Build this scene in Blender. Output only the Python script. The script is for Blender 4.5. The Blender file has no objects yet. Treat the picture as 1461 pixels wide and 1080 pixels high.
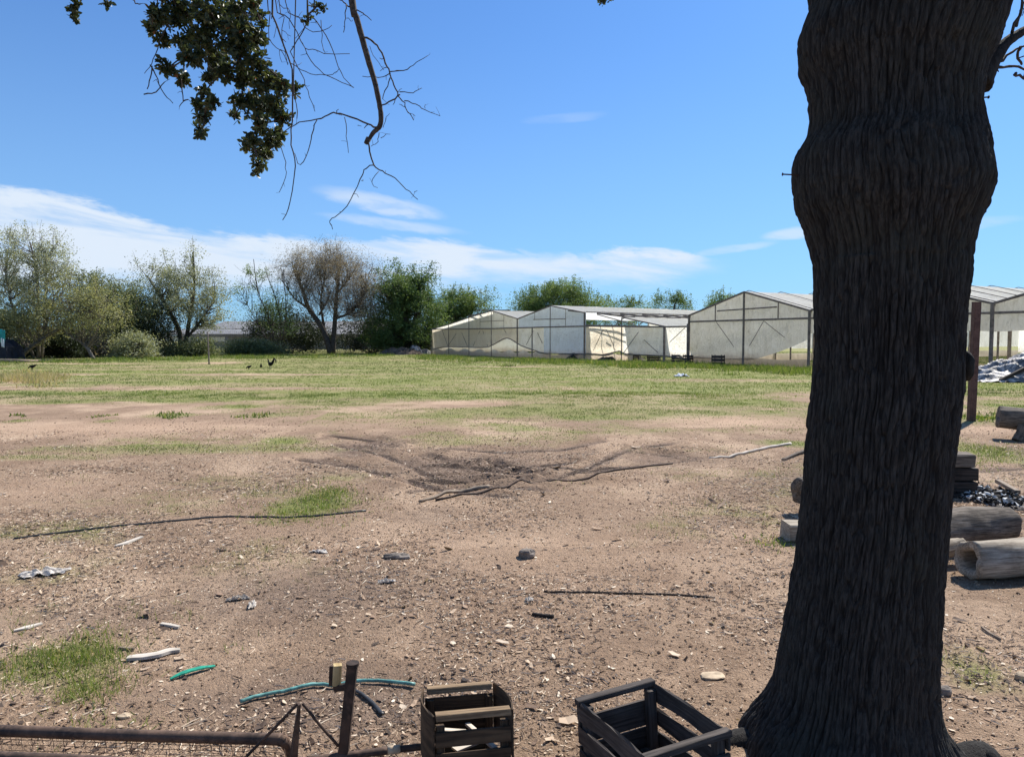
import bpy, math, random
import numpy as np
from mathutils import Vector, Matrix
random.seed(7); RNG = np.random.default_rng(11)
scene = bpy.context.scene; COL = scene.collection
R = math.radians
# ------------------------------------------------------------------ camera
CAMH = 1.6; FPX = 1055.0; PITCH = math.atan(56/1055)
cam = bpy.data.cameras.new('camera'); co = bpy.data.objects.new('camera', cam); COL.objects.link(co)
co.location = (0, 0, CAMH); co.rotation_euler = (math.pi/2-PITCH, 0, 0)
cam.sensor_width = 36; cam.lens = 36*FPX/1461; cam.clip_end = 3000; cam.clip_start = 0.05
scene.camera = co
# ------------------------------------------------------------------ light
SUN_EL, SUN_AZ = 47, 40
SDIR = Vector((math.sin(R(SUN_AZ))*math.cos(R(SUN_EL)), math.cos(R(SUN_AZ))*math.cos(R(SUN_EL)), math.sin(R(SUN_EL))))
sl = bpy.data.lights.new('sun', 'SUN'); sl.energy = 4.6; sl.angle = R(0.53); sl.color = (1, .95, .87)
so = bpy.data.objects.new('sun', sl); COL.objects.link(so); so.rotation_euler = SDIR.to_track_quat('Z', 'Y').to_euler()
so.location = (30, 60, 80)
scene.view_settings.view_transform = 'Standard'; scene.view_settings.look = 'None'
scene.view_settings.exposure = 0.78; scene.view_settings.gamma = 1
# ------------------------------------------------------------------ node helper
class NT:
    def __init__(s, nt): s.nt = nt; nt.nodes.clear()
    def n(s, typ, ins=None, **kw):
        nd = s.nt.nodes.new(typ)
        for k, v in kw.items(): setattr(nd, k, v)
        for k, v in (ins or {}).items():
            sk = nd.inputs[k]
            if isinstance(v, bpy.types.NodeSocket): s.nt.links.new(v, sk)
            else: sk.default_value = v
        return nd
    def m(s, op, a, b=None, c=None, clamp=False):
        ins = {0: a}
        if b is not None: ins[1] = b
        if c is not None: ins[2] = c
        return s.n('ShaderNodeMath', ins, operation=op, use_clamp=clamp).outputs[0]
    def mix(s, f, a, b, blend='MIX'):
        nd = s.n('ShaderNodeMix', data_type='RGBA', blend_type=blend)
        for k, v in ((0, f), (6, a), (7, b)):
            if isinstance(v, bpy.types.NodeSocket): s.nt.links.new(v, nd.inputs[k])
            else: nd.inputs[k].default_value = v if k == 0 else (tuple(v)+(1,))[:4]
        return nd.outputs[2]
    def sm(s, v, a, b, lo=0, hi=1):
        return s.n('ShaderNodeMapRange', {0: v, 1: a, 2: b, 3: lo, 4: hi}, interpolation_type='SMOOTHSTEP').outputs[0]
    def noise(s, vec, scale, detail=4, rough=.55, dist=0):
        return s.n('ShaderNodeTexNoise', {'Vector': vec, 'Scale': scale, 'Detail': detail, 'Roughness': rough, 'Distortion': dist}).outputs[0]
    def ramp(s, f, stops):
        nd = s.n('ShaderNodeValToRGB', {0: f}); cr = nd.color_ramp
        while len(cr.elements) < len(stops): cr.elements.new(.5)
        for e, (p, c) in zip(cr.elements, stops): e.position = p; e.color = tuple(c)+(1,)
        return nd.outputs[0]
# ------------------------------------------------------------------ world
w = bpy.data.worlds.new('World'); scene.world = w; w.use_nodes = True
t = NT(w.node_tree)
sky = t.n('ShaderNodeTexSky'); sky.sky_type = 'NISHITA'; sky.sun_disc = False
sky.sun_elevation = R(SUN_EL); sky.sun_rotation = R(SUN_AZ); sky.altitude = 20; sky.air_density = 1.0; sky.dust_density = .6; sky.ozone_density = 2.5
tc = t.n('ShaderNodeTexCoord').outputs['Generated']
sx = t.n('ShaderNodeSeparateXYZ', {0: tc})
az = t.m('MULTIPLY', t.m('ARCTAN2', sx.outputs[0], sx.outputs[1]), 57.2958)
el = t.m('MULTIPLY', t.m('ARCSINE', sx.outputs[2]), 57.2958)
skewv = t.m('ADD', el, t.m('MULTIPLY', az, .10))
v1 = t.n('ShaderNodeCombineXYZ', {0: t.m('MULTIPLY', az, .11), 1: t.m('MULTIPLY', skewv, .55), 2: 3.3}).outputs[0]
v2 = t.n('ShaderNodeCombineXYZ', {0: t.m('MULTIPLY', az, .35), 1: t.m('MULTIPLY', skewv, 1.3), 2: 7.7}).outputs[0]
n1 = t.noise(v1, 1.0, 7, .6, .6); n2 = t.noise(v2, 1.0, 6, .6, .3)
def curve(pts):   # piecewise elevation over azimuth -60..60, value 0..20
    nd = t.n('ShaderNodeFloatCurve', {1: t.m('DIVIDE', t.m('ADD', az, 60), 120)})
    c = nd.mapping.curves[0]
    P = [((a+60)/120, e/20) for a, e in pts]
    c.points[0].location = P[0]; c.points[-1].location = P[-1]
    for p in P[1:-1]: c.points.new(*p)
    nd.mapping.update()
    return t.m('MULTIPLY', nd.outputs[0], 20)
top = curve([(-60, 11), (-34.7, 9.9), (-29, 9.2), (-24, 8.0), (-18, 7.8), (-12, 7.6), (-5, 7.7), (0, 7.0), (5, 6.6), (9, 7.0), (13, 6.7), (16, 5.9), (60, 5.5)])
bot = curve([(-60, 3), (-34.7, 3.5), (-24, 3.5), (-12, 4.2), (-5, 4.0), (3, 4.6), (12, 4.6), (16, 5.6), (60, 6.0)])
wob = t.m('MULTIPLY', t.m('SUBTRACT', n2, .5), 2.2)
a1 = t.sm(t.m('SUBTRACT', t.m('ADD', top, wob), el), -.05, .75)
a2 = t.sm(t.m('SUBTRACT', el, t.m('ADD', bot, wob)), -1.0, 1.3)
band = t.m('MULTIPLY', t.m('MULTIPLY', a1, a2), t.sm(n1, .30, .56, .34, .97))
azf = t.sm(az, 13, 17.5, 1, 0)
band = t.m('MULTIPLY', band, azf)
def wisp(a0, e0, la, le, slope, amp):
    da = t.m('SUBTRACT', az, a0)
    de = t.m('SUBTRACT', t.m('SUBTRACT', el, e0), t.m('MULTIPLY', da, slope))
    de = t.m('ADD', de, t.m('MULTIPLY', t.m('SUBTRACT', n2, .5), 1.1*le))
    q = t.m('ADD', t.m('POWER', t.m('ABSOLUTE', t.m('DIVIDE', da, la)), 2), t.m('POWER', t.m('ABSOLUTE', t.m('DIVIDE', de, le)), 2))
    return t.m('MULTIPLY', t.sm(q, .15, 1.1, 1, 0), t.m('MULTIPLY', t.sm(n2, .28, .62, .45, 1), amp))
cl = band
for a in [(-10.0, 10.1, 5.2, .85, -.16, .62), (-7.2, 9.5, 2.0, .4, -.2, .5), (20.5, 7.55, 2.2, .5, .08, .62), (16.5, 6.6, 3.4, .35, .12, .42), (-9, 8.6, 6, .5, -.1, .5), (4, 16.3, 3.5, .4, .06, .16), (30, 7.4, 5, .5, .05, .3)]:
    cl = t.m('MAXIMUM', cl, wisp(*a))
cl = t.m('MULTIPLY', cl, 1.0, clamp=True)
skc = t.mix(1.0, sky.outputs[0], (.42, .86, 1.46), 'MULTIPLY')
veil = t.sm(el, 0, 26, .52, .14)            # pale air low over the fields
skc = t.mix(veil, skc, (4.2, 7.0, 9.9))
skc = t.mix(cl, skc, (7.6, 8.6, 9.9))
bg = t.n('ShaderNodeBackground', {0: skc, 1: 0.058})
t.n('ShaderNodeOutputWorld', {0: bg.outputs[0]})
# ------------------------------------------------------------------ geometry helpers
def ray(px, py):
    u = (px-730.5)/FPX; v = (540-py)/FPX
    return np.array([u, math.cos(PITCH)+v*math.sin(PITCH), -math.sin(PITCH)+v*math.cos(PITCH)])
def P(px, py, Y):
    r = ray(px, py); k = Y/r[1]; return np.array([r[0]*k, Y, CAMH+r[2]*k])
def G(px, py, h=0.0):
    r = ray(px, py); k = (h-CAMH)/r[2]; p = r*k; return np.array([p[0], p[1], h])
def _h(ix, iy, iz):
    n = (ix*374761393 + iy*668265263 + iz*2147483647 % 982451653 + iz*1274126177) & 0xffffffff
    n = ((n ^ (n >> 13))*1274126177) & 0xffffffff
    n = ((n ^ (n >> 16))*2246822519) & 0xffffffff
    return ((n ^ (n >> 15)) & 0xffff)/65535.0
def noise3(x, y, z):
    x, y, z = np.broadcast_arrays(np.asarray(x, float), np.asarray(y, float), np.asarray(z, float))
    ix, iy, iz = np.floor(x).astype(np.int64), np.floor(y).astype(np.int64), np.floor(z).astype(np.int64)
    fx, fy, fz = x-ix, y-iy, z-iz
    fx, fy, fz = [f*f*f*(f*(f*6-15)+10) for f in (fx, fy, fz)]
    r = 0
    for a in (0, 1):
        for b in (0, 1):
            for c in (0, 1):
                r = r + _h(ix+a, iy+b, iz+c)*(fx if a else 1-fx)*(fy if b else 1-fy)*(fz if c else 1-fz)
    return r*2-1
def fbm(x, y, z=0.0, o=4, g=.5):
    r = 0; a = 1; s = 0
    for i in range(o):
        r = r + a*noise3(x*2**i+17.3*i, y*2**i-9.1*i, z*2**i+3.7*i); s += a; a *= g
    return r/s
def fast_mesh(name, V, F=None, tot=None, mat=None, parent=None, smooth=False, attrs=None):
    """F flat loop indices with tot per-face counts, or a 2-D array of equal faces"""
    V = np.asarray(V, np.float32)
    if tot is None:
        F = np.asarray(F, np.int32); tot = np.full(len(F), F.shape[1], np.int32); F = F.ravel()
    F = np.asarray(F, np.int32); tot = np.asarray(tot, np.int32)
    me = bpy.data.meshes.new(name)
    me.vertices.add(len(V)); me.vertices.foreach_set('co', V.ravel())
    me.loops.add(len(F)); me.loops.foreach_set('vertex_index', F)
    me.polygons.add(len(tot)); st = np.concatenate([[0], np.cumsum(tot)[:-1]]).astype(np.int32)
    me.polygons.foreach_set('loop_start', st)
    me.polygons.foreach_set('loop_total', tot)
    me.polygons.foreach_set('use_smooth', np.full(len(tot), bool(smooth)))
    for k, a in (attrs or {}).items():
        a = np.asarray(a, np.float32)
        if a.ndim == 2: at = me.attributes.new(k, 'FLOAT_VECTOR', 'POINT'); at.data.foreach_set('vector', a.ravel())
        else: at = me.attributes.new(k, 'FLOAT', 'POINT'); at.data.foreach_set('value', a)
    me.update(calc_edges=True)
    if mat: me.materials.append(mat)
    o = bpy.data.objects.new(name, me); COL.objects.link(o)
    if parent: o.parent = parent
    return o
def tag(o, label=None, cat=None, group=None, kind=None):
    if label: o['label'] = label
    if cat: o['category'] = cat
    if group: o['group'] = group
    if kind: o['kind'] = kind
    return o
def empty(name, loc=(0, 0, 0), rz=0.0):
    o = bpy.data.objects.new(name, None); COL.objects.link(o); o.location = loc; o.rotation_euler = (0, 0, rz); o.empty_display_size = .2
    return o
def relocate(o, base):
    """move a mesh thing's origin to base without moving its surface"""
    b = Vector([float(q) for q in base]); o.data.transform(Matrix.Translation(-b)); o.location = b; return o
class MB:
    def __init__(s): s.V = []; s.F = []; s.T = []; s.L = []; s.n = 0
    def add(s, V, faces, lc=None):
        V = np.asarray(V, float); s.V.append(V)
        s.L.append(np.asarray(lc, float) if lc is not None else V.copy())
        for f in faces: s.F.extend([i+s.n for i in f]); s.T.append(len(f))
        s.n += len(V); return s
    def box(s, c, size, rot=None, jit=0, taper=None):
        """centre, size, 3x3 rotation; small chamfer on the long edges"""
        c = np.array(c, float); h = np.array(size, float)/2
        ax = int(np.argmax(h)); o = [i for i in range(3) if i != ax]
        b = min(h[o[0]], h[o[1]])*.18
        prof = []
        for sx_, sy_ in ((-1, -1), (1, -1), (1, 1), (-1, 1)):
            a = (sx_*h[o[0]], sy_*(h[o[1]]-b)); d = (sx_*(h[o[0]]-b), sy_*h[o[1]])
            prof += [a, d] if sx_*sy_ < 0 else [d, a]
        # order: (-,-): d,a -> fix winding below
        prof = sorted(prof, key=lambda q: math.atan2(q[1]/h[o[1]], q[0]/h[o[0]]))
        V = []
        for e in (-1, 1):
            k = 1 if taper is None or e < 0 else taper
            for a, d in prof:
                p = [0, 0, 0]; p[ax] = e*h[ax]; p[o[0]] = a*k; p[o[1]] = d*k
                V.append([q+random.uniform(-jit, jit) for q in p])
        V = np.array(V); m = len(prof)
        F = [list(range(m))[::-1], list(range(m, 2*m))]+[[i, (i+1) % m, m+(i+1) % m, m+i] for i in range(m)]
        lc = V[:, [ax]+o]*np.array([1, 1, 1])+np.array([random.uniform(0, 50), random.uniform(0, 50), 0])
        if rot is not None: V = V@np.array(rot).T
        return s.add(V+c, F, lc)
    def bar(s, a, b, wd, th, up=(0, 0, 1), jit=0):
        a = np.array(a, float); b = np.array(b, float); d = b-a; L = np.linalg.norm(d); d /= L
        up = np.array(up, float)
        if abs(d@up) > .98: up = np.array([1., 0, 0])
        x = np.cross(up, d); x /= np.linalg.norm(x); z = np.cross(d, x)
        return s.box((a+b)/2, (wd, L, th) if L >= max(wd, th) else (wd, L, th), np.stack([x, d, z], 1), jit)
    def tube(s, pts, rad, sides=6, sm=0, wob=0, flat=1.0, cap=True):
        pts = np.array(pts, float); rad = np.array(rad if np.ndim(rad) else [rad]*len(pts), float)
        if sm:
            pts, rad = smooth_path(pts, rad, sm)
        n = len(pts); T = np.gradient(pts, axis=0); T /= np.linalg.norm(T, axis=1)[:, None]+1e-12
        up = np.array([0, 0, 1.]) if abs(T[0][2]) < .9 else np.array([1., 0, 0])
        x = np.cross(up, T[0]); x /= np.linalg.norm(x); V = []; L = []; ln = 0; off = random.uniform(0, 50)
        for i in range(n):
            x = x-T[i]*(x@T[i]); x /= np.linalg.norm(x)+1e-12; y = np.cross(T[i], x)
            if i: ln += np.linalg.norm(pts[i]-pts[i-1])
            for k in range(sides):
                a = 2*math.pi*k/sides; rr = rad[i]*(1+random.uniform(-wob, wob))
                V.append(pts[i]+x*math.cos(a)*rr+y*math.sin(a)*rr*flat); L.append([ln+off, math.cos(a)*rr, math.sin(a)*rr])
        F = [[i*sides+k, i*sides+(k+1) % sides, (i+1)*sides+(k+1) % sides, (i+1)*sides+k] for i in range(n-1) for k in range(sides)]
        if cap: F += [list(range(sides))[::-1], list(range((n-1)*sides, n*sides))]
        return s.add(V, F, L)
    def build(s, name, mat, parent=None, smooth=False, base=None):
        V = np.concatenate(s.V); L = np.concatenate(s.L)
        o = fast_mesh(name, V, s.F, s.T, mat, parent, smooth, {'lc': L})
        if base is not None: relocate(o, base)
        return o
def smooth_path(pts, rad, k):
    n = len(pts); Q = np.vstack([2*pts[0]-pts[1], pts, 2*pts[-1]-pts[-2]]); o = []; rr = []
    for i in range(n-1):
        p0, p1, p2, p3 = Q[i:i+4]
        for j in range(k):
            u = j/k
            o.append(.5*((2*p1)+(p2-p0)*u+(2*p0-5*p1+4*p2-p3)*u*u+(3*p1-p0-3*p2+p3)*u**3)); rr.append(rad[i]*(1-u)+rad[i+1]*u)
    o.append(pts[-1]); rr.append(rad[-1]); return np.array(o), np.array(rr)
def rand_rot(n, tilt=None):
    """n random rotations; tilt limits the angle off vertical (radians sigma)"""
    if tilt is None:
        q = RNG.normal(size=(n, 4)); q /= np.linalg.norm(q, axis=1)[:, None]
    else:
        a = RNG.uniform(0, 2*np.pi, n)/2; z = np.stack([np.cos(a), 0*a, 0*a, np.sin(a)], 1)
        ax = RNG.uniform(0, 2*np.pi, n); th = RNG.normal(0, tilt, n)/2
        t_ = np.stack([np.cos(th), np.sin(th)*np.cos(ax), np.sin(th)*np.sin(ax), 0*th], 1)
        w1, x1, y1, z1 = t_.T; w2, x2, y2, z2 = z.T
        q = np.stack([w1*w2-x1*x2-y1*y2-z1*z2, w1*x2+x1*w2+y1*z2-z1*y2, w1*y2-x1*z2+y1*w2+z1*x2, w1*z2+x1*y2-y1*x2+z1*w2], 1)
    w_, x, y, z = q.T
    return np.stack([1-2*(y*y+z*z), 2*(x*y-z*w_), 2*(x*z+y*w_), 2*(x*y+z*w_), 1-2*(x*x+z*z), 2*(y*z-x*w_), 2*(x*z-y*w_), 2*(y*z+x*w_), 1-2*(x*x+y*y)], 1).reshape(-1, 3, 3)
def scatter(name, tv, tf, pos, rot, scale, tint, mat, parent=None, smooth=False, jit=0):
    tv = np.asarray(tv, float); N = len(pos); k = len(tv)
    scale = np.asarray(scale, float)
    if scale.ndim == 1: scale = np.repeat(scale[:, None], 3, 1)
    base = tv[None]*scale[:, None, :]
    if jit: base = base*(1+RNG.uniform(-jit, jit, (N, k, 3)))
    V = np.einsum('nij,nkj->nki', rot, base)+pos[:, None, :]
    fl = np.array([i for f in tf for i in f]); ft = np.array([len(f) for f in tf])
    F = (fl[None]+(np.arange(N)*k)[:, None]).ravel(); T = np.tile(ft, N)
    return fast_mesh(name, V.reshape(-1, 3), F, T, mat, parent, smooth, {'tint': np.repeat(tint, k)})
# ------------------------------------------------------------------ materials
def newmat(name):
    m = bpy.data.materials.new(name); m.use_nodes = True; return m, NT(m.node_tree)
def out(t, s): t.n('ShaderNodeOutputMaterial', {0: s})
def bsdf(t, col, rough=.8, normal=None, spec=.3, metal=0):
    ins = {'Base Color': col if isinstance(col, bpy.types.NodeSocket) else tuple(col)+(1,), 'Roughness': rough, 'Specular IOR Level': spec, 'Metallic': metal}
    if normal is not None: ins['Normal'] = normal
    return t.n('ShaderNodeBsdfPrincipled', ins).outputs[0]
def bump(t, h, strength=.5, dist=.01):
    return t.n('ShaderNodeBump', {'Height': h, 'Strength': strength, 'Distance': dist}).outputs[0]
def mat_leaf(name, stops, trans=.35, rough=.6, spec=.3):
    m, t = newmat(name); a = t.n('ShaderNodeAttribute', attribute_name='tint').outputs['Fac']
    c = t.ramp(a, stops); p = bsdf(t, c, rough, None, spec)
    tr = t.n('ShaderNodeBsdfTranslucent', {0: t.mix(1, c, (1.25, 1.2, .7), 'MULTIPLY')}).outputs[0]
    out(t, t.n('ShaderNodeMixShader', {0: trans, 1: p, 2: tr}).outputs[0]); return m
def mat_wood(name, c1, c2, rough=.85, grain=60, spec=.2, stain=None):
    m, t = newmat(name); lc = t.n('ShaderNodeAttribute', attribute_name='lc').outputs['Vector']
    mp = t.n('ShaderNodeMapping', {0: lc, 3: (.06, 1, 1)}).outputs[0]
    g = t.noise(mp, grain, 5, .65, .5); b = t.noise(lc, 6, 4, .6)
    c = t.mix(t.sm(g, .3, .7), c1, c2); c = t.mix(t.sm(b, .4, .75, 0, .55), c, stain or tuple(x*.45 for x in c1))
    out(t, bsdf(t, c, rough, bump(t, g, .6, .004), spec)); return m
def mat_rust(name, c1, c2, rough=.75, metal=.3):
    m, t = newmat(name); lc = t.n('ShaderNodeTexCoord').outputs['Object']
    g = t.noise(lc, 40, 5, .6); b = t.noise(lc, 7, 4, .6)
    c = t.mix(t.sm(b, .38, .62), c1, c2); c = t.mix(t.sm(g, .45, .75, 0, .6), c, tuple(min(1, x*1.7) for x in c2))
    out(t, bsdf(t, c, rough, bump(t, g, .5, .002), .3, metal)); return m
def mat_plain(name, c, rough=.7, scale=20, var=.35, spec=.3, bd=.003):
    m, t = newmat(name); oc = t.n('ShaderNodeTexCoord').outputs['Object']; g = t.noise(oc, scale, 5, .6)
    cc = t.mix(t.sm(g, .3, .7), tuple(x*(1-var) for x in c), tuple(min(1, x*(1+var)) for x in c))
    out(t, bsdf(t, cc, rough, bump(t, g, .5, bd), spec)); return m
def mat_sheet(name, c, dirt, trans=.68, dirtamt=.6, low=True):
    """weathered translucent greenhouse plastic; soil splash near its foot"""
    m, t = newmat(name); ge = t.n('ShaderNodeNewGeometry').outputs['Position']
    z = t.n('ShaderNodeSeparateXYZ', {0: ge}).outputs[2]
    mp = t.n('ShaderNodeMapping', {0: ge, 3: (1.0, 1.0, .45)}).outputs[0]
    b = t.noise(mp, 1.1, 5, .65, .8); f = t.noise(t.n('ShaderNodeMapping', {0: ge, 3: (3, 3, 1)}).outputs[0], 2.2, 5, .6, 1.5)
    cc = t.mix(t.sm(b, .35, .7, 0, dirtamt), c, dirt); cc = t.mix(t.sm(f, .5, .75, 0, .45), cc, tuple(x*.6 for x in dirt))
    if low:
        s = t.sm(t.m('ADD', z, t.m('MULTIPLY', t.m('SUBTRACT', b, .5), 1.2)), .1, .9, .75, 0)
        cc = t.mix(s, cc, (.40, .31, .23))
    nrm = bump(t, f, 1.0, .15)
    d = bsdf(t, cc, .45, nrm, .4)
    tr = t.n('ShaderNodeBsdfTranslucent', {0: cc, 'Normal': nrm}).outputs[0]
    out(t, t.n('ShaderNodeMixShader', {0: trans, 1: d, 2: tr}).outputs[0]); return m
M = {}
M['bark'], t = newmat('bark')
oc = t.n('ShaderNodeTexCoord').outputs['Object']
mp = t.n('ShaderNodeMapping', {0: oc, 3: (1, 1, .16)}).outputs[0]
g1 = t.noise(mp, 85, 6, .65, .4); g2 = t.noise(oc, 3.0, 4, .6); g3 = t.noise(oc, 160, 4, .6)
c = t.mix(t.sm(g1, .35, .65), (.022, .020, .019), (.058, .054, .050)); c = t.mix(t.sm(g2, .45, .7, 0, .5), c, (.050, .052, .044)); c = t.mix(t.sm(t.n('ShaderNodeAttribute', attribute_name='plate').outputs['Fac'], -.5, .7), c, tuple([.018, .016, .015]))
out(t, bsdf(t, c, .92, bump(t, t.m('ADD', g1, t.m('MULTIPLY', g3, .35)), .9, .008), .15))
M['twig'] = mat_plain('twig_bark', (.075, .060, .050), .9, 60, .4, .2)
M['farbark'] = mat_plain('far_bark', (.075, .062, .052), .9, 6, .4, .2)
M['palebark'] = mat_plain('pale_bark', (.15, .13, .11), .9, 6, .4, .2)
M['oakleaf'] = mat_leaf('oak_leaf', [(0, (.022, .036, .018)), (.45, (.05, .070, .030)), (.8, (.11, .125, .045)), (.97, (.16, .15, .05)), (1, (.22, .09, .04))], .30, .42, .5)
M['willow'] = mat_leaf('silver_leaf', [(0, (.13, .15, .085)), (.5, (.28, .30, .19)), (1, (.50, .50, .36))], .35)
M['yellow'] = mat_leaf('yellowish_leaf', [(0, (.12, .13, .06)), (.5, (.27, .28, .14)), (1, (.46, .44, .25))], .4)
M['olive'] = mat_leaf('olive_leaf', [(0, (.06, .08, .04)), (.5, (.15, .18, .09)), (1, (.30, .31, .17))], .35)
M['green'] = mat_leaf('green_leaf', [(0, (.04, .075, .025)), (.5, (.11, .175, .055)), (1, (.26, .33, .11))], .35)
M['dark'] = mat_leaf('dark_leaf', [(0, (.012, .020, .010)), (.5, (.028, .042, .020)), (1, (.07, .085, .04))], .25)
M['brownleaf'] = mat_leaf('brownish_leaf', [(0, (.13, .11, .09)), (.5, (.28, .235, .20)), (1, (.46, .40, .33))], .35)
M['grass'] = mat_leaf('grass_blade', [(0, (.060, .10, .020)), (.4, (.14, .205, .040)), (.7, (.20, .25, .065)), (1, (.42, .34, .20))], .40)
M['litter'] = mat_leaf('litter', [(0, (.035, .025, .020)), (.25, (.12, .08, .058)), (.5, (.30, .20, .135)), (.75, (.55, .42, .30)), (1, (.80, .70, .56))], .12, .8)
M['clod'] = mat_leaf('soil_clod', [(0, (.09, .060, .042)), (.5, (.28, .185, .125)), (1, (.52, .41, .31))], 0, .95, .1)
M['crate'] = mat_wood('weathered_shaded_crate_wood', (.030, .021, .014), (.115, .074, .043)); M['cratebar_lit'] = mat_wood('sunlit_crate_bar_wood', (.12, .080, .048), (.32, .225, .135))  # panel wood darkened for shade, bar wood lightened as if sunlit
M['cratedark'] = mat_wood('grey_crate_wood', (.035, .030, .028), (.12, .10, .088))
M['log'] = mat_wood('grey_log_wood', (.17, .135, .10), (.46, .40, .32), .9, 90)
M['logdark'] = mat_wood('dark_log_wood', (.05, .040, .033), (.24, .20, .16), .9, 90)
M['stick'] = mat_wood('stick_wood', (.16, .12, .09), (.36, .29, .22))
M['palewood'] = mat_wood('bleached_wood', (.42, .36, .29), (.66, .60, .52))
M['charwood'] = mat_wood('charred_wood', (.02, .018, .016), (.08, .06, .05))
M['block'] = mat_wood('yellow_wood', (.42, .30, .14), (.60, .47, .25))
M['rust'] = mat_rust('rusted_pipe', (.060, .042, .034), (.13, .085, .062))
M['rustdark'] = mat_rust('dark_rust', (.035, .026, .022), (.075, .048, .036))
M['post'] = mat_rust('brown_post_paint', (.075, .042, .035), (.11, .065, .052), .7, .1)
M['ghpost'] = mat_plain('greenhouse_timber', (.20, .165, .14), .85, 5, .35)
M['sheet'] = mat_sheet('greenhouse_plastic', (.90, .875, .80), (.70, .66, .56))
M['sheetblue'] = mat_sheet('bluish_plastic', (.66, .74, .82), (.56, .62, .68))
M['sheettan'] = mat_sheet('tan_plastic', (.82, .74, .60), (.68, .58, .44))
M['roof'] = mat_sheet('roof_plastic', (.88, .87, .84), (.72, .68, .62), .62, .5, False)
M['roofgrey'] = mat_sheet('old_roof_plastic', (.30, .29, .28), (.17, .16, .155), .2, .6, False)
M['black'] = mat_plain('black_plastic', (.02, .02, .02), .5, 30, .3, .4)
M['feather'] = mat_plain('black_feather', (.006, .006, .007), .7, 60, .5, .2)
M['red'] = mat_plain('red_comb', (.35, .02, .02), .6)
M['navy'] = mat_plain('navy_tarp', (.010, .014, .028), .6, 2, .4)
M['teal'] = mat_plain('teal_cloth', (.03, .28, .28), .8, 3, .3)
M['white'] = mat_plain('white_cloth', (.75, .76, .78), .7, 3, .1)
M['whiteplastic'] = mat_plain('white_scrap', (.52, .47, .41), .5, 30, .2)
M['greenplastic'] = mat_plain('green_scrap', (.02, .25, .15), .4, 40, .3, .5, .001)
M['hose'] = mat_plain('teal_hose', (.12, .30, .27), .45, 30, .4, .5, .001)
M['stone'] = mat_plain('grey_stone', (.20, .17, .145), .9, 18, .4, .2, .006)
M['palestone'] = mat_plain('pale_stone', (.46, .36, .25), .9, 18, .3, .2, .004)
M['crateplastic'] = mat_plain('dark_field_crate', (.035, .03, .03), .6, 8, .3)
M['hill'] = mat_plain('far_hill', (.10, .14, .15), .95, .02, .25)
# ash
M['ash'], t = newmat('ash'); oc = t.n('ShaderNodeTexCoord').outputs['Object']
n_ = t.noise(oc, 26, 5, .7, .5); out(t, bsdf(t, t.ramp(n_, [(.35, (.02, .02, .02)), (.52, (.10, .085, .075)), (.62, (.40, .38, .36)), (.75, (.72, .71, .70))]), .9, bump(t, n_, .8, .02)))
# tarp
M['tarp'], t = newmat('silver_tarp'); oc = t.n('ShaderNodeTexCoord').outputs['Object']
n_ = t.noise(t.n('ShaderNodeMapping', {0: oc, 2: (0, .5, .3), 3: (1, 2.2, 1)}).outputs[0], 1.7, 6, .65, 1.2)
f_ = t.noise(oc, 9, 4, .6, 1)
out(t, bsdf(t, t.ramp(n_, [(.36, (.05, .048, .048)), (.47, (.17, .16, .155)), (.55, (.46, .42, .39)), (.8, (.66, .60, .55))]), .55, bump(t, f_, .8, .04), .5))
# ------------------------------------------------------------------ ground
def poly(pxs): return [G(x, y)[:2] for x, y in pxs]
def seg_dist(X, Y, pts):
    d = np.full(X.shape, 1e9)
    for (x0, y0), (x1, y1) in zip(pts[:-1], pts[1:]):
        vx, vy = x1-x0, y1-y0; L = vx*vx+vy*vy
        u = np.clip(((X-x0)*vx+(Y-y0)*vy)/L, 0, 1)
        d = np.minimum(d, np.hypot(X-x0-u*vx, Y-y0-u*vy))
    return d
RUTS = [(poly(p), w, dp) for p, w, dp in [
    ([(585, 681), (660, 687), (730, 684), (800, 689), (850, 680)], .11, .085), ([(555, 671), (640, 675), (720, 673), (800, 681), (835, 678)], .09, .06),
    ([(690, 652), (708, 662), (740, 671)], .09, .08), ([(700, 661), (760, 664), (815, 657)], .10, .05), ([(470, 622), (520, 625), (575, 633)], .14, .07),
    ([(480, 633), (540, 645), (600, 668), (640, 690)], .12, .04), ([(880, 645), (940, 646), (1000, 652)], .13, .05), ([(800, 676), (900, 664), (1040, 650)], .10, .03),
    ([(590, 700), (700, 694), (780, 700)], .10, .03), ([(1200, 660), (1400, 672), (1461, 668)], .12, .03), ([(430, 655), (500, 664), (570, 682), (640, 700), (720, 706)], .12, .04), ([(600, 650), (660, 660), (700, 672)], .08, .05), ([(760, 690), (830, 668), (900, 640), (960, 632)], .12, .04), ([(640, 640), (720, 645), (800, 640), (860, 630)], .13, .035)]]
def ell(X, Y, cx, cy, rx, ry):
    """soft elliptical patch of ground whose middle and reach were read off the photograph"""
    c_ = G(cx, cy); a = G(cx+rx, cy)[0]-c_[0]; b = (G(cx, cy-ry)[1]-G(cx, cy+ry)[1])/2 if cy-ry > 486 else 10
    return np.exp(-(((X-c_[0])/a)**2+((Y-c_[1])/b)**2)*1.2)
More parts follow.
